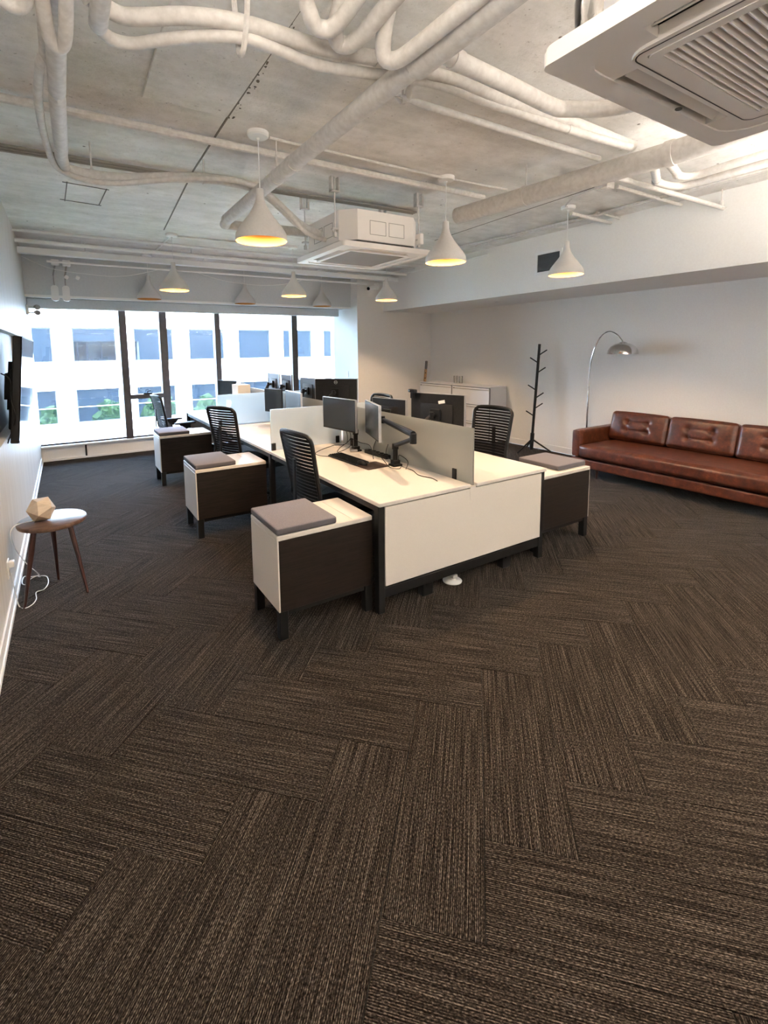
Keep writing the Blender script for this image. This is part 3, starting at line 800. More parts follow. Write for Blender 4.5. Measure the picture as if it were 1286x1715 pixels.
def thing_bulb(t, L):
    b = MB(); bmesh.ops.create_uvsphere(b.b, u_segments=16, v_segments=10, radius=.028)
    for v in b.b.verts: v.co.z += -L+.175
    o = b.build('bulb', 'bulbglass', t)
    d = bpy.data.lights.new('pendant_light', 'SPOT'); d.energy = PENDANT_W; d.spot_size = math.radians(128); d.spot_blend = .25; d.color = (1, .68, .41); d.shadow_soft_size = .03
    lo = bpy.data.objects.new('pendant_light', d); COL.objects.link(lo); lo.parent = t; lo.location = (0, 0, -L+.12)
    return o
MAT['bulbglass'] = emit('bulb_frosted', (1, .60, .28), 9)
P = make_pendant
P('white cone pendant with gold lining hanging before the large diagonal pipe', 1.217, 3.268, 2.44)
P('white cone pendant hanging right of the ceiling cassette box', 2.90, 3.281, 2.435)
P('white cone pendant in front of the wall vent grille', 4.61, 3.31, 2.45)
P('white cone pendant in the second row, the left one before the bulkhead', 1.247, 6.508, 2.46)
P('white cone pendant in the second row, directly under the cassette unit', 2.868, 6.473, 2.46)
P('white cone pendant in the second row beside the white bullet camera', 4.49, 6.49, 2.47)
P('pale cone pendant near the window, leftmost of its row', 1.165, 8.02, 2.49, False)
P('pale cone pendant near the window, middle of its row', 2.665, 8.04, 2.48, False)
P('pale cone pendant near the window, rightmost of its row', 4.12, 8.04, 2.49, False)
# unseen row of the same lamps added behind the camera for extra light
P('cone pendant of the row behind the viewer, left', 1.0, -.35, 2.45, False)
P('cone pendant of the row behind the viewer, middle', 2.9, -.35, 2.45, False)
P('cone pendant of the row behind the viewer, right', 4.7, .1, 2.45)
def led_panel(x, y, lab, up='ledup'):  # added panels out of view, put in only to brighten the room
    t = thing('ceiling_light_panel', lab, 'ceiling light', (x, y, ZC-.85), 0, 'light panels in the rear of the office')
    MB().box(-.62, .62, -.32, .32, 0, .04, .005).build('frame', 'trim', t)
    MB().box(-.60, .60, -.30, .30, -.002, .0).build('diffuser', 'led', t)
    MB().box(-.58, .58, -.28, .28, .0402, .042).build('up_diffuser', up, t)
    for sx in (-.5, .5): MB().cyl((sx, 0, .04), (sx, 0, .85), .003, n=6).build('wire', 'stainless', t)
led_panel(1.2, -1.35, 'suspended light panel at the rear of the office, left')
led_panel(3.2, -1.5, 'suspended light panel at the rear of the office, middle')
led_panel(5.2, -1.5, 'suspended light panel at the rear of the office, right')
led_panel(.1, -.1, 'suspended light panel beside the left wall, out over the viewer', 'ledup2')
led_panel(4.0, .55, 'suspended light panel between the sofa and the overhead cassette', 'ledup2')

# ================================================================ AIR CONDITIONERS
def cassette(x, y, z, label, body, slats, zb=.0):
    """ceiling cassette: square face panel at height z with four air slots"""
    t = thing('air_conditioner', label, 'air conditioner', (x, y, z), 0, 'ceiling cassette air conditioners')
    H_ = .475
    # face panel as nested ring prisms so the slots are real gaps
    m = MB()
    m.ring_prism(rrect(-H_, H_, -H_, H_, .025), rrect(-.410, .410, -.410, .410, .09), 0.0, .035)
    m.build('face_panel', 'acw', t)
    m = MB().ring_prism(rrect(-.475, .475, -.475, .475, .035), rrect(-.46, .46, -.46, .46, .03), .035, .045)
    m.build('panel_lip', 'acw', t)
    m = MB().ring_prism(rrect(-.340, .340, -.340, .340, .06), rrect(-.302, .302, -.302, .302, .01), -.004, .03)
    m.build('inner_panel', 'acw', t)
    # corner pieces bridging the slots
    for sx in (-1, 1):
        for sy in (-1, 1):
            pts = [(sx*.255, sy*.33), (sx*.255, sy*.412), (sx*.36, sy*.405), (sx*.405, sy*.36), (sx*.412, sy*.255), (sx*.33, sy*.255), (sx*.325, sy*.30), (sx*.30, sy*.325)]
            MB().prism(pts, .004, .03).build('corner_cover', 'acw', t, smooth=False)
    # dark throat and vanes
    MB().ring_prism(rrect(-.42, .42, -.42, .42, .06), rrect(-.31, .31, -.31, .31, .03), .05, .06).build('air_throat', 'acdark', t)
    for k_ in range(4):
        Mx = Matrix.Rotation(k_*PI/2, 4, 'Z')@Matrix.Translation((0, .372, .020))@Matrix.Rotation(math.radians(-38), 4, 'X')
        MB().box(-.245, .245, -.020, .020, -.002, .002, M=Mx).build('vane', 'acw', t)
    MB().box(-.304, .304, -.304, .304, .012, .016).build('grille_backing', 'acgr' if not slats else 'acdark', t)
    if slats:
        me = MB().box(-.275, .275, -.0028, .0028, -.006, .010, M=Matrix.Rotation(math.radians(28), 4, 'X')).mesh('slat', 'acw', smooth=False)
        n = 33
        for k_ in range(n): put('slat', me, t, (0, .272-k_*.544/(n-1), 0))
        MB().ring_prism(rrect(-.302, .302, -.302, .302, .02), rrect(-.277, .277, -.277, .277, .006), -.006, .012).build('grille_frame', 'acw', t)
        MB().ring_prism(rrect(-.327, .327, -.327, .327, .03), rrect(-.324, .324, -.324, .324, .028), -.0048, .0).build('panel_joint', 'acdark', t)
        rb = MB().box(-.003, .003, -.30, .30, 0, .008).mesh('grille_rib', 'acw', smooth=False)
    else:
        MB().box(-.30, .30, -.30, .30, .0, .0115).build('filter_mesh', 'acgr', t)
    # small marks on the inner panel
    if slats:
        MB().prism([(.012*math.cos(a), .009*math.sin(a)) for a in [2*PI*q/12 for q in range(12)]], -.0052, -.0035, Matrix.Translation((.06, .368+.03, .004))).build('brand_mark', 'acdark', t)
    if body:
        b_ = .42
        oct_ = [(-b_+.12, -b_), (b_-.12, -b_), (b_, -b_+.12), (b_, b_-.12), (b_-.12, b_), (-b_+.12, b_), (-b_, b_-.12), (-b_, -b_+.12)]
        cs = MB().prism(oct_, .075, .33).build('casing', 'acw', t, smooth=False)
        MB().prism([(x_*.97, y_*.97) for x_, y_ in oct_], .045, .075).build('casing_gap', 'acdark', t, smooth=False)
        for cx_ in (-.09, .11):
            MB().ring_prism([(cx_-.085, .13), (cx_+.085, .13), (cx_+.085, .25), (cx_-.085, .25)], [(cx_-.081, .134), (cx_+.081, .134), (cx_+.081, .246), (cx_-.081, .246)], b_, b_+.002, Matrix.Rotation(PI/2, 4, 'X')).build('embossed_knockout', 'cableg', cs, smooth=False)
            MB().ring_prism([(cx_-.085, .13), (cx_+.085, .13), (cx_+.085, .25), (cx_-.085, .25)], [(cx_-.081, .134), (cx_+.081, .134), (cx_+.081, .246), (cx_-.081, .246)], b_, b_+.002, Matrix.Rotation(-PI/2, 4, 'Z')@Matrix.Rotation(PI/2, 4, 'X')).build('embossed_knockout', 'cableg', cs, smooth=False)
    for sx in (-1, 1):
        for sy in (-1, 1):
            cx_, cy_ = sx*.455, sy*.30
            MB().cyl((cx_, cy_, .12), (cx_, cy_, ZC-z), .006, n=6).box(cx_-.03, cx_+.03, cy_-.02, cy_+.02, .16, .175, .002).box(cx_-.012, cx_+.012, cy_-.012, cy_+.012, .10, .14).build('hanger_rod', 'pipe', t)
            MB().box(cx_-.04, cx_-.025, cy_-.025, cy_+.025, ZC-z-.12, ZC-z).box(cx_+.025, cx_+.04, cy_-.025, cy_+.025, ZC-z-.12, ZC-z).box(cx_-.04, cx_+.04, cy_-.025, cy_+.025, ZC-z-.125, ZC-z-.112).build('hanger_bracket', 'pipe', t)
    if body:
        MB().box(.43, .50, -.12, .14, .10, .25, .004).box(.43, .47, -.36, -.22, .12, .22, .004).build('pump_box', 'acw', t)
    return t
cassette(2.52, 4.055, 2.555, 'boxy white ceiling cassette air conditioner hanging above the desks', True, False)
cassette(1.565, .405, 2.395, 'large white ceiling cassette air conditioner with a slatted grille overhead', True, True)

# ================================================================ PIPES
def pipe(name, label, pts, r, mat='pipe', n=14, sm=5, cat='pipe', group='painted pipes under the ceiling', collars=(), hangers=()):
    t = thing(name, label, cat, tuple(pts[0]), 0, group)
    o = Vector(pts[0]); P_ = [Vector(p)-o for p in pts]
    path = smooth_path(P_, sm) if sm else P_
    MB().tube(path, r, n).build('run', mat, t)
    for f, k_ in collars:
        i = min(int(f*(len(path)-1)), len(path)-2); a, b_ = path[i], path[i+1]; d = (b_-a).normalized()
        MB().tube([a, a+d*.05], r*k_, n).build('collar', mat, t)
    for f in hangers:
        i = min(int(f*(len(path)-1)), len(path)-2); fr_ = f*(len(path)-1)-i; a = path[i].lerp(path[i+1], fr_); d = (path[i+1]-path[i]).normalized()
        MB().tube([a-d*.012, a+d*.012], r*1.10, n).cyl(a+Vector((0, 0, r)), (a.x, a.y, ZC-o.z), .006, n=6).build('hanger', mat, t)
    return t
pipe('drain_pipe', 'thickest straight pipe crossing the ceiling diagonally above the front pendant', [(1.37, 1.76, 2.9), (1.36, 3.0, 2.9), (1.35, 4.50, 2.88)], .05, n=20, sm=0, collars=((.93, 1.1),), hangers=(.6,))
pipe('drain_pipe', 'thick upper half of the diagonal pipe near the top edge', [(1.36, -1.2, 2.87), (1.375, 1.75, 2.9)], .062, n=20, sm=0)
pipe('drain_pipe', 'short pipe elbow joining the diagonal pipe to the cassette box', [(1.35, 4.46, 2.88), (1.36, 4.56, 2.86), (1.44, 4.60, 2.86), (2.1, 4.36, 2.82)], .045, sm=4)
pipe('drain_pipe', 'long thick pipe from the overhead cassette unit to the hanging cassette box', [(3.37, -1.2, 2.9), (3.37, 1.67, 2.9), (3.18, 3.44, 2.9)], .072, n=20, sm=0, collars=((.02, 1.05), (.98, 1.1)), hangers=(.8,))
pipe('insulated_pipe', 'insulated pipe from the left top bending at the elbow towards the cassette box', [(.06, -1, 2.93), (.06, 2.44, 2.93), (.06, 2.9, 2.93), (.07, 3.45, 2.93), (.08, 3.82, 2.93), (.13, 3.97, 2.93), (.43, 3.97, 2.93), (.9, 3.92, 3.0), (1.30, 3.92, 3.02), (1.55, 3.96, 2.97), (1.86, 4.04, 2.80), (2.13, 4.10, 2.74)], .038, hangers=(.5, .66))
pipe('insulated_pipe', 'thinner pipe running beside the left insulated pipe', [(-.02, -1, 2.93), (.02, 2.23, 2.95), (0, 2.6, 2.93), (-.02, 2.99, 2.93), (0, 3.54, 2.93), (.07, 3.90, 2.90), (.35, 3.92, 2.87), (.9, 3.84, 2.97), (1.3, 3.83, 3.0), (1.6, 3.87, 2.90), (1.9, 3.98, 2.72), (2.13, 4.0, 2.68)], .02)
pipe('insulated_pipe', 'U-shaped pipe bend at the top left corner', [(.02, 1.6, 3.0), (.02, 2.0, 2.88), (.035, 2.18, 2.83), (.065, 2.22, 2.82), (.085, 2.16, 2.83), (.09, 1.95, 2.88), (.09, 1.4, 3.0)], .024)
pipe('insulated_pipe', 'short hooked pipe end in the very top left corner', [(-.16, 1.9, 2.95), (-.12, 2.05, 2.87), (-.06, 2.10, 2.85), (-.02, 2.04, 2.87), (0, 1.8, 2.95)], .024)
pipe('insulated_pipe', 'lower one of two wavy pipes crossing from the left elbow to the thick right pipe', [(.19, 1.2, 2.95), (.19, 2.0, 2.93), (.20, 2.20, 2.93), (.25, 2.27, 2.93), (.33, 2.26, 2.93), (.42, 2.18, 2.93), (.55, 2.08, 2.93), (.70, 2.0, 2.93), (.84, 2.0, 2.93), (1.02, 2.02, 2.93), (1.25, 2.02, 2.96), (1.55, 2.0, 3.0), (1.75, 1.97, 3.0), (2.1, 1.98, 3.0), (2.7, 1.93, 2.98), (3.2, 1.86, 2.96)], .024, hangers=(.93,))
pipe('insulated_pipe', 'upper one of two wavy pipes crossing behind the thick diagonal pipe', [(.16, 2.12, 2.97), (.27, 2.17, 2.97), (.35, 2.14, 2.97), (.49, 2.05, 2.97), (.65, 1.99, 2.97), (.80, 1.97, 2.97), (1.03, 1.96, 2.97), (1.36, 1.94, 3.0), (1.75, 1.95, 3.03), (2.2, 1.96, 3.03), (2.7, 1.93, 3.03), (3.3, 1.9, 3.0)], .031, collars=((.62, 1.1),))
pipe('insulated_pipe', 'bent insulated pipe running from the diagonal pipe to the overhead cassette', [(1.38, 1.66, 2.93), (1.55, 1.67, 2.92), (1.9, 1.68, 2.91), (2.2, 1.69, 2.9), (2.30, 1.66, 2.9), (2.45, 1.50, 2.88), (2.5, 1.2, 2.85)], .038, collars=((.16, 1.1),))
pipe('copper_pipe', 'straight slim pipe with an elbow end right of the diagonal pipe', [(1.64, 2.10, 3.08), (1.645, 2.17, 3.0), (1.72, 2.17, 3.0), (3.30, 2.14, 3.0)], .02, sm=3, hangers=(.42,))
pipe('insulated_pipe', 'fat U-bend of insulated pipe at the top, leftmost of three', [(.80, 1.2, 3.05), (.84, 1.68, 3.0), (.89, 1.78, 2.95), (.95, 1.81, 2.94), (1.0, 1.74, 2.95), (1.02, 1.4, 3.02)], .031)
pipe('insulated_pipe', 'fat U-bend of insulated pipe at the top, middle of three', [(.96, 1.45, 3.08), (1.0, 1.75, 3.0), (1.03, 1.84, 2.96), (1.075, 1.87, 2.95), (1.115, 1.80, 2.95), (1.13, 1.5, 2.98), (1.13, 1.0, 3.0)], .033)
pipe('insulated_pipe', 'fat U-bend of insulated pipe at the top touching the diagonal pipe', [(1.17, 1.62, 3.1), (1.19, 1.72, 2.97), (1.22, 1.77, 2.9), (1.26, 1.74, 2.88), (1.28, 1.6, 2.88), (1.29, 1.2, 2.88), (1.29, .6, 2.9)], .033)
pipe('insulated_pipe', 'upright insulated pipe dropping into the wavy pair at the upper left', [(.19, 1.3, 2.9), (.19, 1.9, 2.88), (.195, 2.14, 2.90), (.20, 2.22, 2.95)], .032)
pipe('conduit', 'flat painted conduit across the ceiling from the left wall behind the front pendant', [(XW, 3.49, 3.115), (2.36, 3.46, 3.115), (3.51, 3.44, 3.115)], .026, sm=0, n=10, hangers=(.2, .7))
pipe('conduit', 'thin conduit linking the front pendant canopies', [(1.30, 3.27, 3.133), (2.83, 3.27, 3.133), (3.58, 3.22, 3.133)], .011, 'pipe', sm=0, n=8)
for k_ in range(3):
    pipe('cable_bundle', ('uppermost', 'middle', 'lowest')[k_]+' of three dark cables across the ceiling from the left wall', [(XW, 4.30+k_*.035, 3.135-k_*.008), (1.0, 4.27+k_*.03, 3.13-k_*.004), (2.87, 4.21+k_*.03, 3.13), (3.3, 4.20+k_*.03, 3.13)], .010, 'cableg', sm=3, n=6, cat='cable', group='cables across the ceiling')
pipe('sprinkler_pipe', 'slim sprinkler pipe with a capped end over the soffit', [(3.61, 2.26, 2.98), (5.34, 2.23, 2.98), (5.385, 2.23, 2.98), (5.39, 2.23, 3.04)], .021, sm=2, hangers=(.85,), cat='pipe')
pipe('conduit', 'thin conduit below the sprinkler pipe ending at the soffit', [(4.33, 2.62, 3.11), (5.46, 2.62, 3.11)], .018, sm=0, n=8)
pipe('conduit', 'short conduit stub above the right pendant, nearer one', [(4.7, 3.34, 3.10), (5.46, 3.36, 3.10)], .02, sm=0, n=8)
pipe('conduit', 'short conduit stub above the right pendant, farther one', [(5.0, 3.24, 3.13), (5.46, 3.26, 3.13)], .015, sm=0, n=8)
pipe('conduit', 'conduit running along the soffit towards the window', [(5.02, -1, 3.12), (5.04, 2.69, 3.12), (5.06, 3.44, 3.12), (5.0, 4.31, 3.12), (4.9, 5.17, 3.12), (4.85, 7.5, 3.12)], .016, sm=0, n=8)
pipe('conduit', 'thin twin conduit beside the one along the soffit', [(5.10, -1, 3.13), (5.12, 2.69, 3.13), (5.15, 3.6, 3.13), (5.1, 5.17, 3.13)], .010, sm=0, n=8)
pipe('insulated_pipe', 'bent refrigerant pipe right of the long thick pipe, lower one', [(3.48, 1.86, 2.93), (3.85, 2.03, 2.93), (3.95, 2.07, 2.93), (4.15, 2.06, 2.93), (4.24, 1.95, 2.93), (4.22, 1.48, 2.93), (4.2, -.5, 2.93)], .028, collars=((.2, 1.12),))
pipe('insulated_pipe', 'bent refrigerant pipe right of the long thick pipe, upper one', [(3.56, 1.84, 2.97), (3.96, 1.95, 2.97), (4.08, 1.98, 2.97), (4.18, 1.90, 2.97), (4.14, 1.46, 2.97), (4.1, -.5, 2.97)], .028, collars=((.25, 1.12),))
jb = thing('junction_box', 'square junction box on the ceiling between the right pendant and the sprinkler pipe', 'junction box', (4.25, 2.69, ZC))
MB().box(-.06, .06, -.06, .06, -.06, 0, .005).build('box', 'pipe', jb); MB().box(-.05, .05, -.05, .05, -.064, -.06, .003).build('lid', 'pipe', jb)
pipe('conduit', 'curved cable from the junction box to the right front pendant', [(4.25, 2.75, 3.13), (4.28, 3.0, 3.12), (4.45, 3.22, 3.12), (4.55, 3.28, 3.13)], .008, sm=5, n=6)
pipe('conduit', 'conduit from the second row left pendant to its neighbour', [(1.30, 6.55, 3.135), (2.17, 6.50, 3.135), (2.80, 6.47, 3.135)], .012, 'pipew', sm=0, n=8)
pipe('conduit', 'conduit from the second row left pendant towards the bulkhead', [(1.24, 6.6, 3.135), (1.23, 7.6, 3.135)], .012, 'pipew', sm=0, n=8)
# band strap hanging round the wavy pair
pipe('pipe_strap', 'loose band strap looped round the two wavy pipes', [(.62, 1.75, 3.14), (.685, 1.90, 3.02), (.70, 2.00, 2.90), (.70, 2.06, 2.90), (.69, 2.05, 3.0), (.66, 2.0, 3.12)], .012, sm=4, n=6, cat='strap')
# long tray and tracks in front of the bulkhead
tr = thing('cable_tray', 'long white cable tray spanning the room in front of the grey bulkhead', 'cable tray', (XW, 7.55, 2.95))
LX = XS-XW
MB().box(0, LX, -.05, .05, 0, .075, .004).build('tray', 'duct', tr)
for x in (.75, 2.3, 3.9, 5.2): MB().cyl((x, 0, .075), (x, 0, ZC-2.951), .007, n=6).build('rod', 'pipew', tr)
pipe('sprinkler_pipe', 'white pipe parallel to the long tray, nearer the room', [(XW, 7.25, 3.05), (XS, 7.25, 3.05)], .026, 'pipew', sm=0, hangers=(.12, .35, .75))
pipe('light_track', 'thin white track just below the long tray', [(XW+.3, 7.72, 2.90), (4.9, 7.72, 2.90)], .014, 'pipew', sm=0, n=8)
pipe('conduit', 'white conduit high above the long tray', [(XW, 7.0, 3.12), (XS, 7.0, 3.12)], .018, 'pipew', sm=0, n=8)
pipe('conduit', 'white conduit turning the corner at the soffit by the bullet camera', [(4.2, 7.6, 3.06), (5.42, 7.6, 3.06), (5.43, 5.2, 3.06)], .014, 'pipew', sm=0, n=8)
cable('hanging_cable', 'thin white cable sagging below the long tray towards the middle window pendant', [(1.85, 7.75, 2.89), (2.3, 7.8, 2.80), (2.9, 7.8, 2.77), (3.4, 7.75, 2.83), (3.6, 7.72, 2.90)], .005, 'cord')
cable('hanging_cable', 'thin white cable sagging from the left wall past the twin hanging fittings', [(XW+.02, 7.9, 2.97), (-.1, 7.95, 2.85), (.3, 7.95, 2.80), (.8, 7.9, 2.79), (1.3, 7.722, 2.90)], .004, 'cord')

# hanging capsule fittings at the left of the bulkhead
for i, (x, zt, lab) in enumerate(((-.05, 2.66, 'white capsule fitting hanging before the bulkhead, nearer the left wall'), (.085, 2.65, 'white capsule fitting hanging before the bulkhead, the right one of two'))):
    t = thing('hanging_fitting', lab, 'light fitting', (x, 8.1, 2.52), 0, 'capsule fittings hanging before the bulkhead')
    MB().prism(rrect(-.045, .045, -.095, .115, .04, 6), -.025, .025, Matrix.Rotation(PI/2, 4, 'X')).build('body', 'whitep', t)
    MB().ring_prism(rrect(-.05, .05, -.10, .0, .045, 6), rrect(-.040, .040, -.075, .0, .038, 6), -.03, .03, Matrix.Rotation(PI/2, 4, 'X')).build('rim', 'trim', t)
    MB().cyl((0, 0, .11), (0, 0, .25), .007, n=6).cyl((.0, 0, .25), (.035, -.05, .42), .012, n=8).build('stem', 'stainless', t)
    MB().box(-.02, .08, -.09, -.01, .38, .46, .01).box(.0, .05, -.07, -.03, .25, .30, .01, M=Matrix.Rotation(.5, 4, 'Y')).build('bracket', 'pipew', t)
el = thing('emergency_light', 'twin-head emergency light on the left wall by the window', 'emergency light', (XW, 8.30, 2.31))
MB().box(0, .03, -.05, .05, -.075, .06, .006).build('back_plate', 'whitep', el)
for dz in (.03, -.045):
    MB().tube([(.03, 0, dz), (.08, -.01, dz), (.10, -.02, dz)], .012, 8).build('arm', 'whitep', el)
    MB().lathe([(.0, -.035), (.026, -.03), (.036, .0), (.036, .03), (.030, .032)], 16, (.125, -.03, dz), cap0=False, M=Matrix.Rotation(math.radians(105), 4, 'X')@Matrix.Rotation(math.radians(30), 4, 'Y')).build('lamp_head', 'cableg', el)
# bullet camera
bc = thing('security_camera', 'white bullet security camera beside the far pendant at the column', 'camera', (5.28, 7.93, 2.90), 0)
MB().box(-.035, .035, .0, .08, -.05, .06, .006).build('wall_bracket', 'whitep', bc)
Mx = Matrix.Translation((0, 0, .0))@Matrix.Rotation(math.radians(200), 4, 'Z')@Matrix.Rotation(math.radians(12), 4, 'Y')
MB().box(-.02, .30, -.04, .04, -.03, .045, .02, 2, M=Mx).build('housing', 'whitep', bc)
MB().lathe([(.030, 0), (.030, .02), (.02, .022)], 18, (0, 0, 0), M=Mx@Matrix.Translation((.292, 0, -.004))@Matrix.Rotation(PI/2, 4, 'Y')).build('lens_ring', 'black', bc)
MB().tube([(0, .0, -.01), (-.04, -.01, -.01), (-.08, -.02, .0)], .014, 8).build('arm', 'whitep', bc)

# halogen fitting near the overhead cassette
hf = thing('ceiling_spotlight', 'clear glass and chrome ceiling fitting beside the overhead cassette', 'ceiling light', (1.72, 1.15, ZC-.03))
MB().lathe([(.06, .03), (.06, 0), (.06, -.02), (.02, -.03), (.02, -.10)], 24).build('base', 'chrome', hf)
MB().lathe([(.03, -.10), (.065, -.14), (.075, -.20), (.07, -.27), (.055, -.31)], 28, cap0=False, cap1=False).build('glass_shade', 'fitglass', hf)
MB().lathe([(.0, -.29), (.022, -.28), (.03, -.24), (.022, -.19), (.014, -.15), (.014, -.10)], 18, cap0=False).build('bulb', 'chrome', hf)
MB().cyl((.02, 0, -.20), (-.03, .02, -.12), .004, n=6).cyl((-.02, 0, -.28), (.03, .02, -.16), .004, n=6).build('filament_support', 'stainless', hf)

# soffit vent
sv = thing('wall_vent', 'square dark air grille in a white frame on the soffit behind the right pendant', 'vent', (XS, 4.18, 2.79))
MB().ring_prism(rrect(-.205, .205, -.145, .145, .003, 1), rrect(-.17, .17, -.112, .112, .002, 1), 0, .014, Matrix.Rotation(-PI/2, 4, 'Z')@Matrix.Rotation(PI/2, 4, 'X')).build('frame', 'trim', sv, smooth=False)
MB().box(-.003, -.001, -.172, .172, -.114, .114).build('duct_opening', 'ventdark', sv)
for k_ in range(11): MB().box(-.010, -.004, -.17, .17, -.105+k_*.021, -.101+k_*.021).build('louver', 'ventdark', sv)
for x, y in ((6.05, 6.9), (6.05, 5.6)):
    dl = thing('downlight', 'small recessed downlight under the soffit, '+('above the filing cabinets' if y > 6 else 'nearer the coat rack'), 'ceiling light', (x, y, ZSF), 0, 'recessed downlights under the soffit')
    MB().lathe([(.045, .0), (.05, -.004), (.038, -.005), (.03, .0)], 24).build('trim_ring', 'trim', dl); MB().lathe([(.029, -.0015), (.0, -.002)], 20, cap1=False).build('lens', 'cableg', dl)

# ================================================================ TELEVISION
tvx = -.300
tv = thing('television', 'large wall-mounted flat television on the left wall mirroring the window', 'television', (tvx, 5.16, 1.415), tilt=(0, math.radians(5.6), 0))
MB().box(-.055, .0, -.76, .79, -.405, .405, .006).build('housing', 'black', tv)
MB().box(.0002, .0015, -.752, .782, -.392, .397).build('screen_panel', 'screenlit', tv, smooth=False)
MB().box(-.0005, .003, -.762, .792, -.410, -.399).build('silver_rim', 'silver', tv)
MB().box(-.0005, .003, .780, .7925, -.399, .405).box(-.0005, .003, -.762, .780, .397, .407).box(-.0005, .003, -.762, -.752, -.399, .397).build('black_bezel', 'black', tv)
MB().box(-.085, -.0555, -.55, .55, -.33, .15, .02, 2).build('rear_hump', 'black', tv)
MB().box(-.145, -.086, -.22, .22, -.12, .10, .004).box(-.12, -.086, -.25, -.21, -.20, .2).box(-.12, -.086, .21, .25, -.20, .2).build('wall_bracket', 'darksteel', tv)
cable('tv_cable', 'black cables hanging behind the near edge of the television', [(XW+.02, 4.25, 1.55), (XW+.06, 4.32, 1.50), (XW+.05, 4.40, 1.35), (XW+.07, 4.36, 1.22), (XW+.04, 4.42, 1.12), (XW+.02, 4.34, 1.06), (XW+.01, 4.36, 1.03)], .005)
sw = tag(MB().box(XW, XW+.012, 7.55, 7.62, 1.18, 1.30, .003).build('wall_control', 'cableg'), 'small dark wall control beyond the television', 'switch')

# ================================================================ STOOL, ORNAMENT, CORD
st = thing('side_table', 'three-legged walnut stool table against the left wall', 'side table', (-.16, 3.93, 0))
N = 40
top = []
for k_ in range(N):
    a = 2*PI*k_/N; r = .212*(1+.04*math.cos(a-1.0)); top.append((r*math.cos(a), r*math.sin(a)*1.03))
m = MB()
rings = []
for sc, z_ in ((.93, .498), (.985, .503), (1, .512), (1, .520), (.985, .5265), (.96, .53)):
    rings.append([m.b.verts.new((x*sc, y*sc, z_)) for x, y in top])
for a, c in zip(rings, rings[1:]):
    for k_ in range(N): m.b.faces.new((a[k_], a[(k_+1) % N], c[(k_+1) % N], c[k_]))
m.b.faces.new(rings[0][::-1]); m.b.faces.new(rings[-1])
m.build('tabletop', 'walnut', st)
for (fx, fy), (tx, ty) in (((-.346, 3.756), (-.26, 3.82)), ((-.157, 4.12), (-.165, 4.05)), ((.023, 3.772), (-.055, 3.86))):
    a = Vector((tx+.16, ty-3.93, .50)); b_ = Vector((fx+.16, fy-3.93, 0))
    MB().tube([a, a.lerp(b_, .25), b_], [.017, .018, .0085], 12).build('leg', 'walnutleg', st)
orn = thing('faceted_ornament', 'pale wooden faceted polyhedron standing on the walnut stool', 'ornament', (-.215, 3.935, .5305), .35)
m = MB(); r = bmesh.ops.create_icosphere(m.b, subdivisions=1, radius=.092)
Rr = Matrix.Rotation(math.radians(31.7), 4, 'Y')
vs = [Rr @ v.co for v in m.b.verts]
zmin = min(v.z for v in vs)
for v, c in zip(m.b.verts, vs): v.co = Vector((c.x, c.y, max(c.z, zmin+.0)-zmin))
m.build('body', 'beech', orn, smooth=False)
cable('white_cord', 'white cable coiled on the carpet around the legs of the walnut stool', [(-.265, 3.945, .533), (-.36, 3.90, .535), (-.392, 3.86, .50), (-.385, 3.88, .40), (-.36, 3.98, .28), (-.33, 4.08, .17), (-.29, 4.15, .08), (-.275, 4.22, .012), (-.291, 4.26, .004), (-.236, 4.219, .004), (-.221, 4.09, .004), (-.244, 3.99, .004), (-.29, 3.967, .004), (-.285, 3.854, .004), (-.305, 3.78, .004), (-.343, 3.75, .004), (-.378, 3.80, .004), (-.388, 3.78, .10), (-.392, 3.74, .2), (-.394, 3.73, .27)], .0032, 'cord')
cable('white_cord', 'small extra loop of white cable beside the baseboard', [(-.285, 4.26, .010), (-.334, 4.237, .004), (-.355, 4.15, .004), (-.382, 4.17, .004), (-.388, 4.25, .004), (-.378, 4.31, .004), (-.344, 4.28, .004), (-.30, 4.25, .012)], .0032, 'cord')
oc = thing('wall_socket', 'white double socket plate low on the left wall near the stool', 'socket', (XW, 3.74, .30))
MB().box(0, .008, -.04, .04, -.06, .06, .003).build('plate', 'whitep', oc)
MB().box(.008, .04, -.022, .022, .01, .05, .006, 2).build('plug', 'whitep', oc); MB().box(.008, .011, -.018, .018, -.045, -.01, .002).build('outlet', 'boxbeige', oc)
sw2 = thing('light_switch', 'white light switch on the column face beside the window', 'switch', (4.86, 8.42, 1.20))
MB().box(-.008, 0, -.04, .04, -.06, .06, .003).build('plate', 'whitep', sw2); MB().box(-.014, -.008, -.012, .012, -.02, .02, .002).build('toggle', 'trim', sw2)

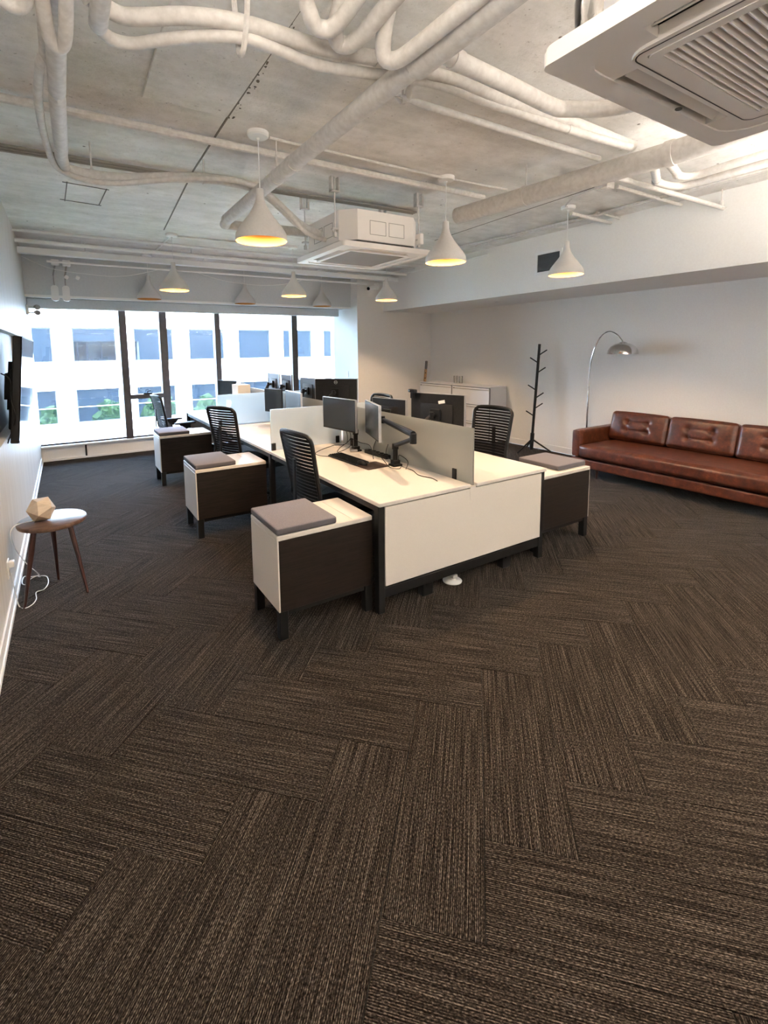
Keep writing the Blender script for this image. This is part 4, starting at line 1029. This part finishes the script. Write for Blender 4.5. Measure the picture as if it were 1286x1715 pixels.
# ================================================================ SOFA
SX0, SX1, SY0, SY1 = 5.62, 6.63, 1.36, 3.90
sofa = thing('leather_sofa', 'long cognac leather sofa with tufted back cushions against the right wall', 'sofa', (0, 0, 0))
def softbox(x0, x1, y0, y1, z0, z1, r, puff=0., seg=5, sub=10, M=None, tuft=None):
    """rounded cushion: dense box mapped to a rounded box, puffed faces and optional tufts (local y,z pairs pulled in on the -x face)"""
    m = MB(); bmesh.ops.create_cube(m.b, size=2)
    bmesh.ops.subdivide_edges(m.b, edges=m.b.edges[:], cuts=sub, use_grid_fill=True)
    c = Vector(((x0+x1)/2, (y0+y1)/2, (z0+z1)/2)); h = Vector(((x1-x0)/2, (y1-y0)/2, (z1-z0)/2))
    for v in m.b.verts:
        p = v.co.copy(); q = Vector((p.x*h.x, p.y*h.y, p.z*h.z))
        inner = Vector([max(-(hh-r), min(hh-r, qq)) for hh, qq in zip(h, q)])
        d = q-inner
        if d.length > 1e-6: q = inner+d.normalized()*min(r, d.length) if d.length > r else inner+d
        if puff:
            fx = 1-p.x*p.x; fy = 1-p.y*p.y; fz = 1-p.z*p.z
            if abs(p.x) > .99: q.x += math.copysign(puff*fy**.5*fz**.5, p.x)
            if abs(p.z) > .99: q.z += math.copysign(puff*.5*fy**.5*fx**.5, p.z)
            if abs(p.y) > .99: q.y += math.copysign(puff*.15*fx**.5*fz**.5, p.y)
        if tuft and q.x < 0:
            for ty, tz in tuft:
                d2 = ((q.y-ty)**2+(q.z-tz)**2)
                q.x += .030*math.exp(-d2/.0012)
            # creases between tufts
            for (ay, az), (by, bz) in ((tuft[0], tuft[1]), (tuft[2], tuft[3]), (tuft[0], tuft[2]), (tuft[1], tuft[3])):
                A_ = Vector((ay, az)); B_ = Vector((by, bz)); Pq = Vector((q.y, q.z)); AB = B_-A_
                t_ = max(0, min(1, (Pq-A_).dot(AB)/AB.length_squared)); dd = (Pq-(A_+AB*t_)).length
                q.x += .010*math.exp(-(dd/.013)**2)
        v.co = c+q
        if M is not None: v.co = M @ v.co
    return m
softbox(SX0+.02, SX1-.04, SY0+.02, SY1-.02, .125, .245, .018, 0, sub=8).build('base_rail', 'leather', sofa)
softbox(SX0+.01, SX1-.26, SY0+.125, SY1-.125, .25, .425, .05, .02, sub=22).build('seat_cushion', 'leather', sofa, ang=80)
for y0 in (SY0, SY1-.12):
    softbox(SX0+.06, SX1-.02, y0, y0+.12, .246, .60, .025, 0, sub=10).build('arm', 'leather', sofa, ang=60)
softbox(SX1-.13, SX1-.01, SY0+.12, SY1-.12, .246, .66, .03, 0, sub=12).build('back_frame', 'leather', sofa, ang=60)
ytop = [3.775, 3.035, 2.305, 1.49]
for k_ in range(3):
    y1, y0 = ytop[k_]-.004, ytop[k_+1]+.004
    hy = (y1-y0)/2
    Mx = Matrix.Translation(((6.30+6.42)/2, (y0+y1)/2, .43))@Matrix.Rotation(math.radians(15), 4, 'Y')
    tu = [(-.13, .22-.185), (.13, .22-.185), (-.13, .10-.16), (.13, .10-.16)]
    tu = [(-.13, .06), (.13, .06), (-.13, -.055), (.13, -.055)]
    softbox(-.085, .085, -hy, hy, 0, .375, .04, .028, sub=36, M=Mx, tuft=[(a, b_) for a, b_ in tu]).build('back_cushion', 'leather', sofa, ang=80)
for y in (SY0+.35, SY1-.35):
    for x in (SX0+.10, SX1-.15):
        MB().tube([(x, y, .126), (x, y, 0)], .024, 12, r1=.014).build('leg', 'walnutleg', sofa)

# arc lamp behind the sofa arm
al = thing('arc_floor_lamp', 'chrome arc floor lamp with a dome shade beside the leather sofa', 'lamp', (6.42, 4.17, 0))
MB().lathe([(.13, 0), (.13, .025), (.12, .03), (.02, .032)], 32).build('base', 'chrome', al)
MB().cyl((0, 0, .03), (0, 0, 1.12), .0125).build('pole', 'chrome', al)
arc = [(0, 0, 1.10), (0, -.005, 1.3), (0, -.03, 1.52), (0, -.09, 1.72), (0, -.17, 1.845), (0, -.27, 1.895), (0, -.37, 1.86), (0, -.45, 1.775), (0, -.47, 1.745)]
MB().tube(smooth_path(arc, 5), .0085, 10).build('arched_arm', 'chrome', al)
sh = [(.018, .165), (.045, .155), (.048, .148), (.10, .135), (.15, .10), (.182, .05), (.19, 0), (.186, 0), (.178, .048), (.146, .096), (.095, .13), (.0, .14)]
MB().lathe(sh, 40, (0, -.475, 1.585), cap1=False).build('dome_shade', 'chrome', al, ang=50)

# coat rack
cr = thing('coat_rack', 'black tree-shaped coat rack with short pegs by the right wall', 'coat rack', (6.40, 5.12, 0))
lean = Vector((.13, 0, 0))
def pp(z_): return Vector((0, 0, z_))+lean*(z_/1.74)
MB().tube([pp(.10), pp(1.74)], .022, 10).build('pole', 'darksteel', cr)
MB().cyl(pp(.03), pp(.30), .032, n=10).build('hub', 'darksteel', cr)
for a in (205, 335, 80):
    d = Vector((math.cos(math.radians(a-28)), math.sin(math.radians(a-28)), 0))
    MB().tube([pp(.20), d*.30+Vector((0, 0, .012))], .015, 8, r1=.012).build('leg', 'darksteel', cr)
right = Vector((.852, -.523, 0))
for z_, s_ in ((1.56, 1), (1.44, -1), (1.28, 1), (1.0, -1), (.87, 1), (.70, 1), (.58, -1)):
    b_ = pp(z_)
    MB().tube([b_, b_+right*(.13*s_)+Vector((0, 0, .085))], .010, 8).build('peg', 'darksteel', cr)

# filing cabinets
def filing(y0, y1, lab):
    t = thing('filing_cabinet', lab, 'cabinet', (6.47, (y0+y1)/2, 0), 0, 'white filing cabinets on the right wall')
    D = (y1-y0)/2-.003
    MB().box(-.20, .20, -D, D, .03, .995, .003).build('body', 'cabinet', t)
    MB().box(-.215, .205, -D, D, .995, 1.01, .003).build('top', 'cabinet', t)
    MB().box(-.19, .19, -D+.01, D-.01, 0, .03).build('plinth', 'cabgap', t)
    MB().box(-.206, -.201, -D+.004, D-.004, .035, .992).build('shadow_gap', 'cabgap', t)
    for k_ in range(3):
        z0 = .045+k_*.315
        d = MB().box(-.222, -.2062, -D+.012, D-.012, z0, z0+.305, .003).build('drawer', 'cabinet', t)
        MB().box(-.230, -.2222, -D+.02, D-.02, z0+.268, z0+.280, .002).build('handle', 'cableg', d)
    MB().cyl((-.222, D-.06, .95), (-.232, D-.06, .95), .010).build('lock', 'black', t)
filing(5.90, 6.86, 'white steel filing cabinet, the one nearer the coat rack')
filing(6.87, 7.84, 'white steel filing cabinet in the far corner')
wb = thing('wooden_level', 'narrow orange and dark wooden stick leaning in the corner on the cabinets', 'stick', (6.33, 7.77, 1.011), tilt=(0, math.radians(6), 0))
MB().box(-.025, .025, -.015, .015, 0, .26, .003).build('lower_part', 'tan', wb); MB().box(-.027, .027, -.017, .017, .26, .43, .012, 2).build('dark_end', pbr('greybrown', (.12, .10, .09), .6), wb)
for dz in (.06, .17): MB().box(-.026, .0, -.0165, -.0152, dz, dz+.025).build('mark', 'black', wb)
for i, y in enumerate((7.10, 6.95)):
    g = thing('drinking_glass', 'clear drinking glass on the white filing cabinets, '+('nearer the corner' if i == 0 else 'nearer the coat rack'), 'glass', (6.56, y, 1.011), 0, 'clear glasses on the filing cabinets')
    MB().lathe([(.035, 0), (.038, .14), (.035, .14), (.032, .008), (0, .008)], 24, cap1=False).build('tumbler', 'fitglass', g)
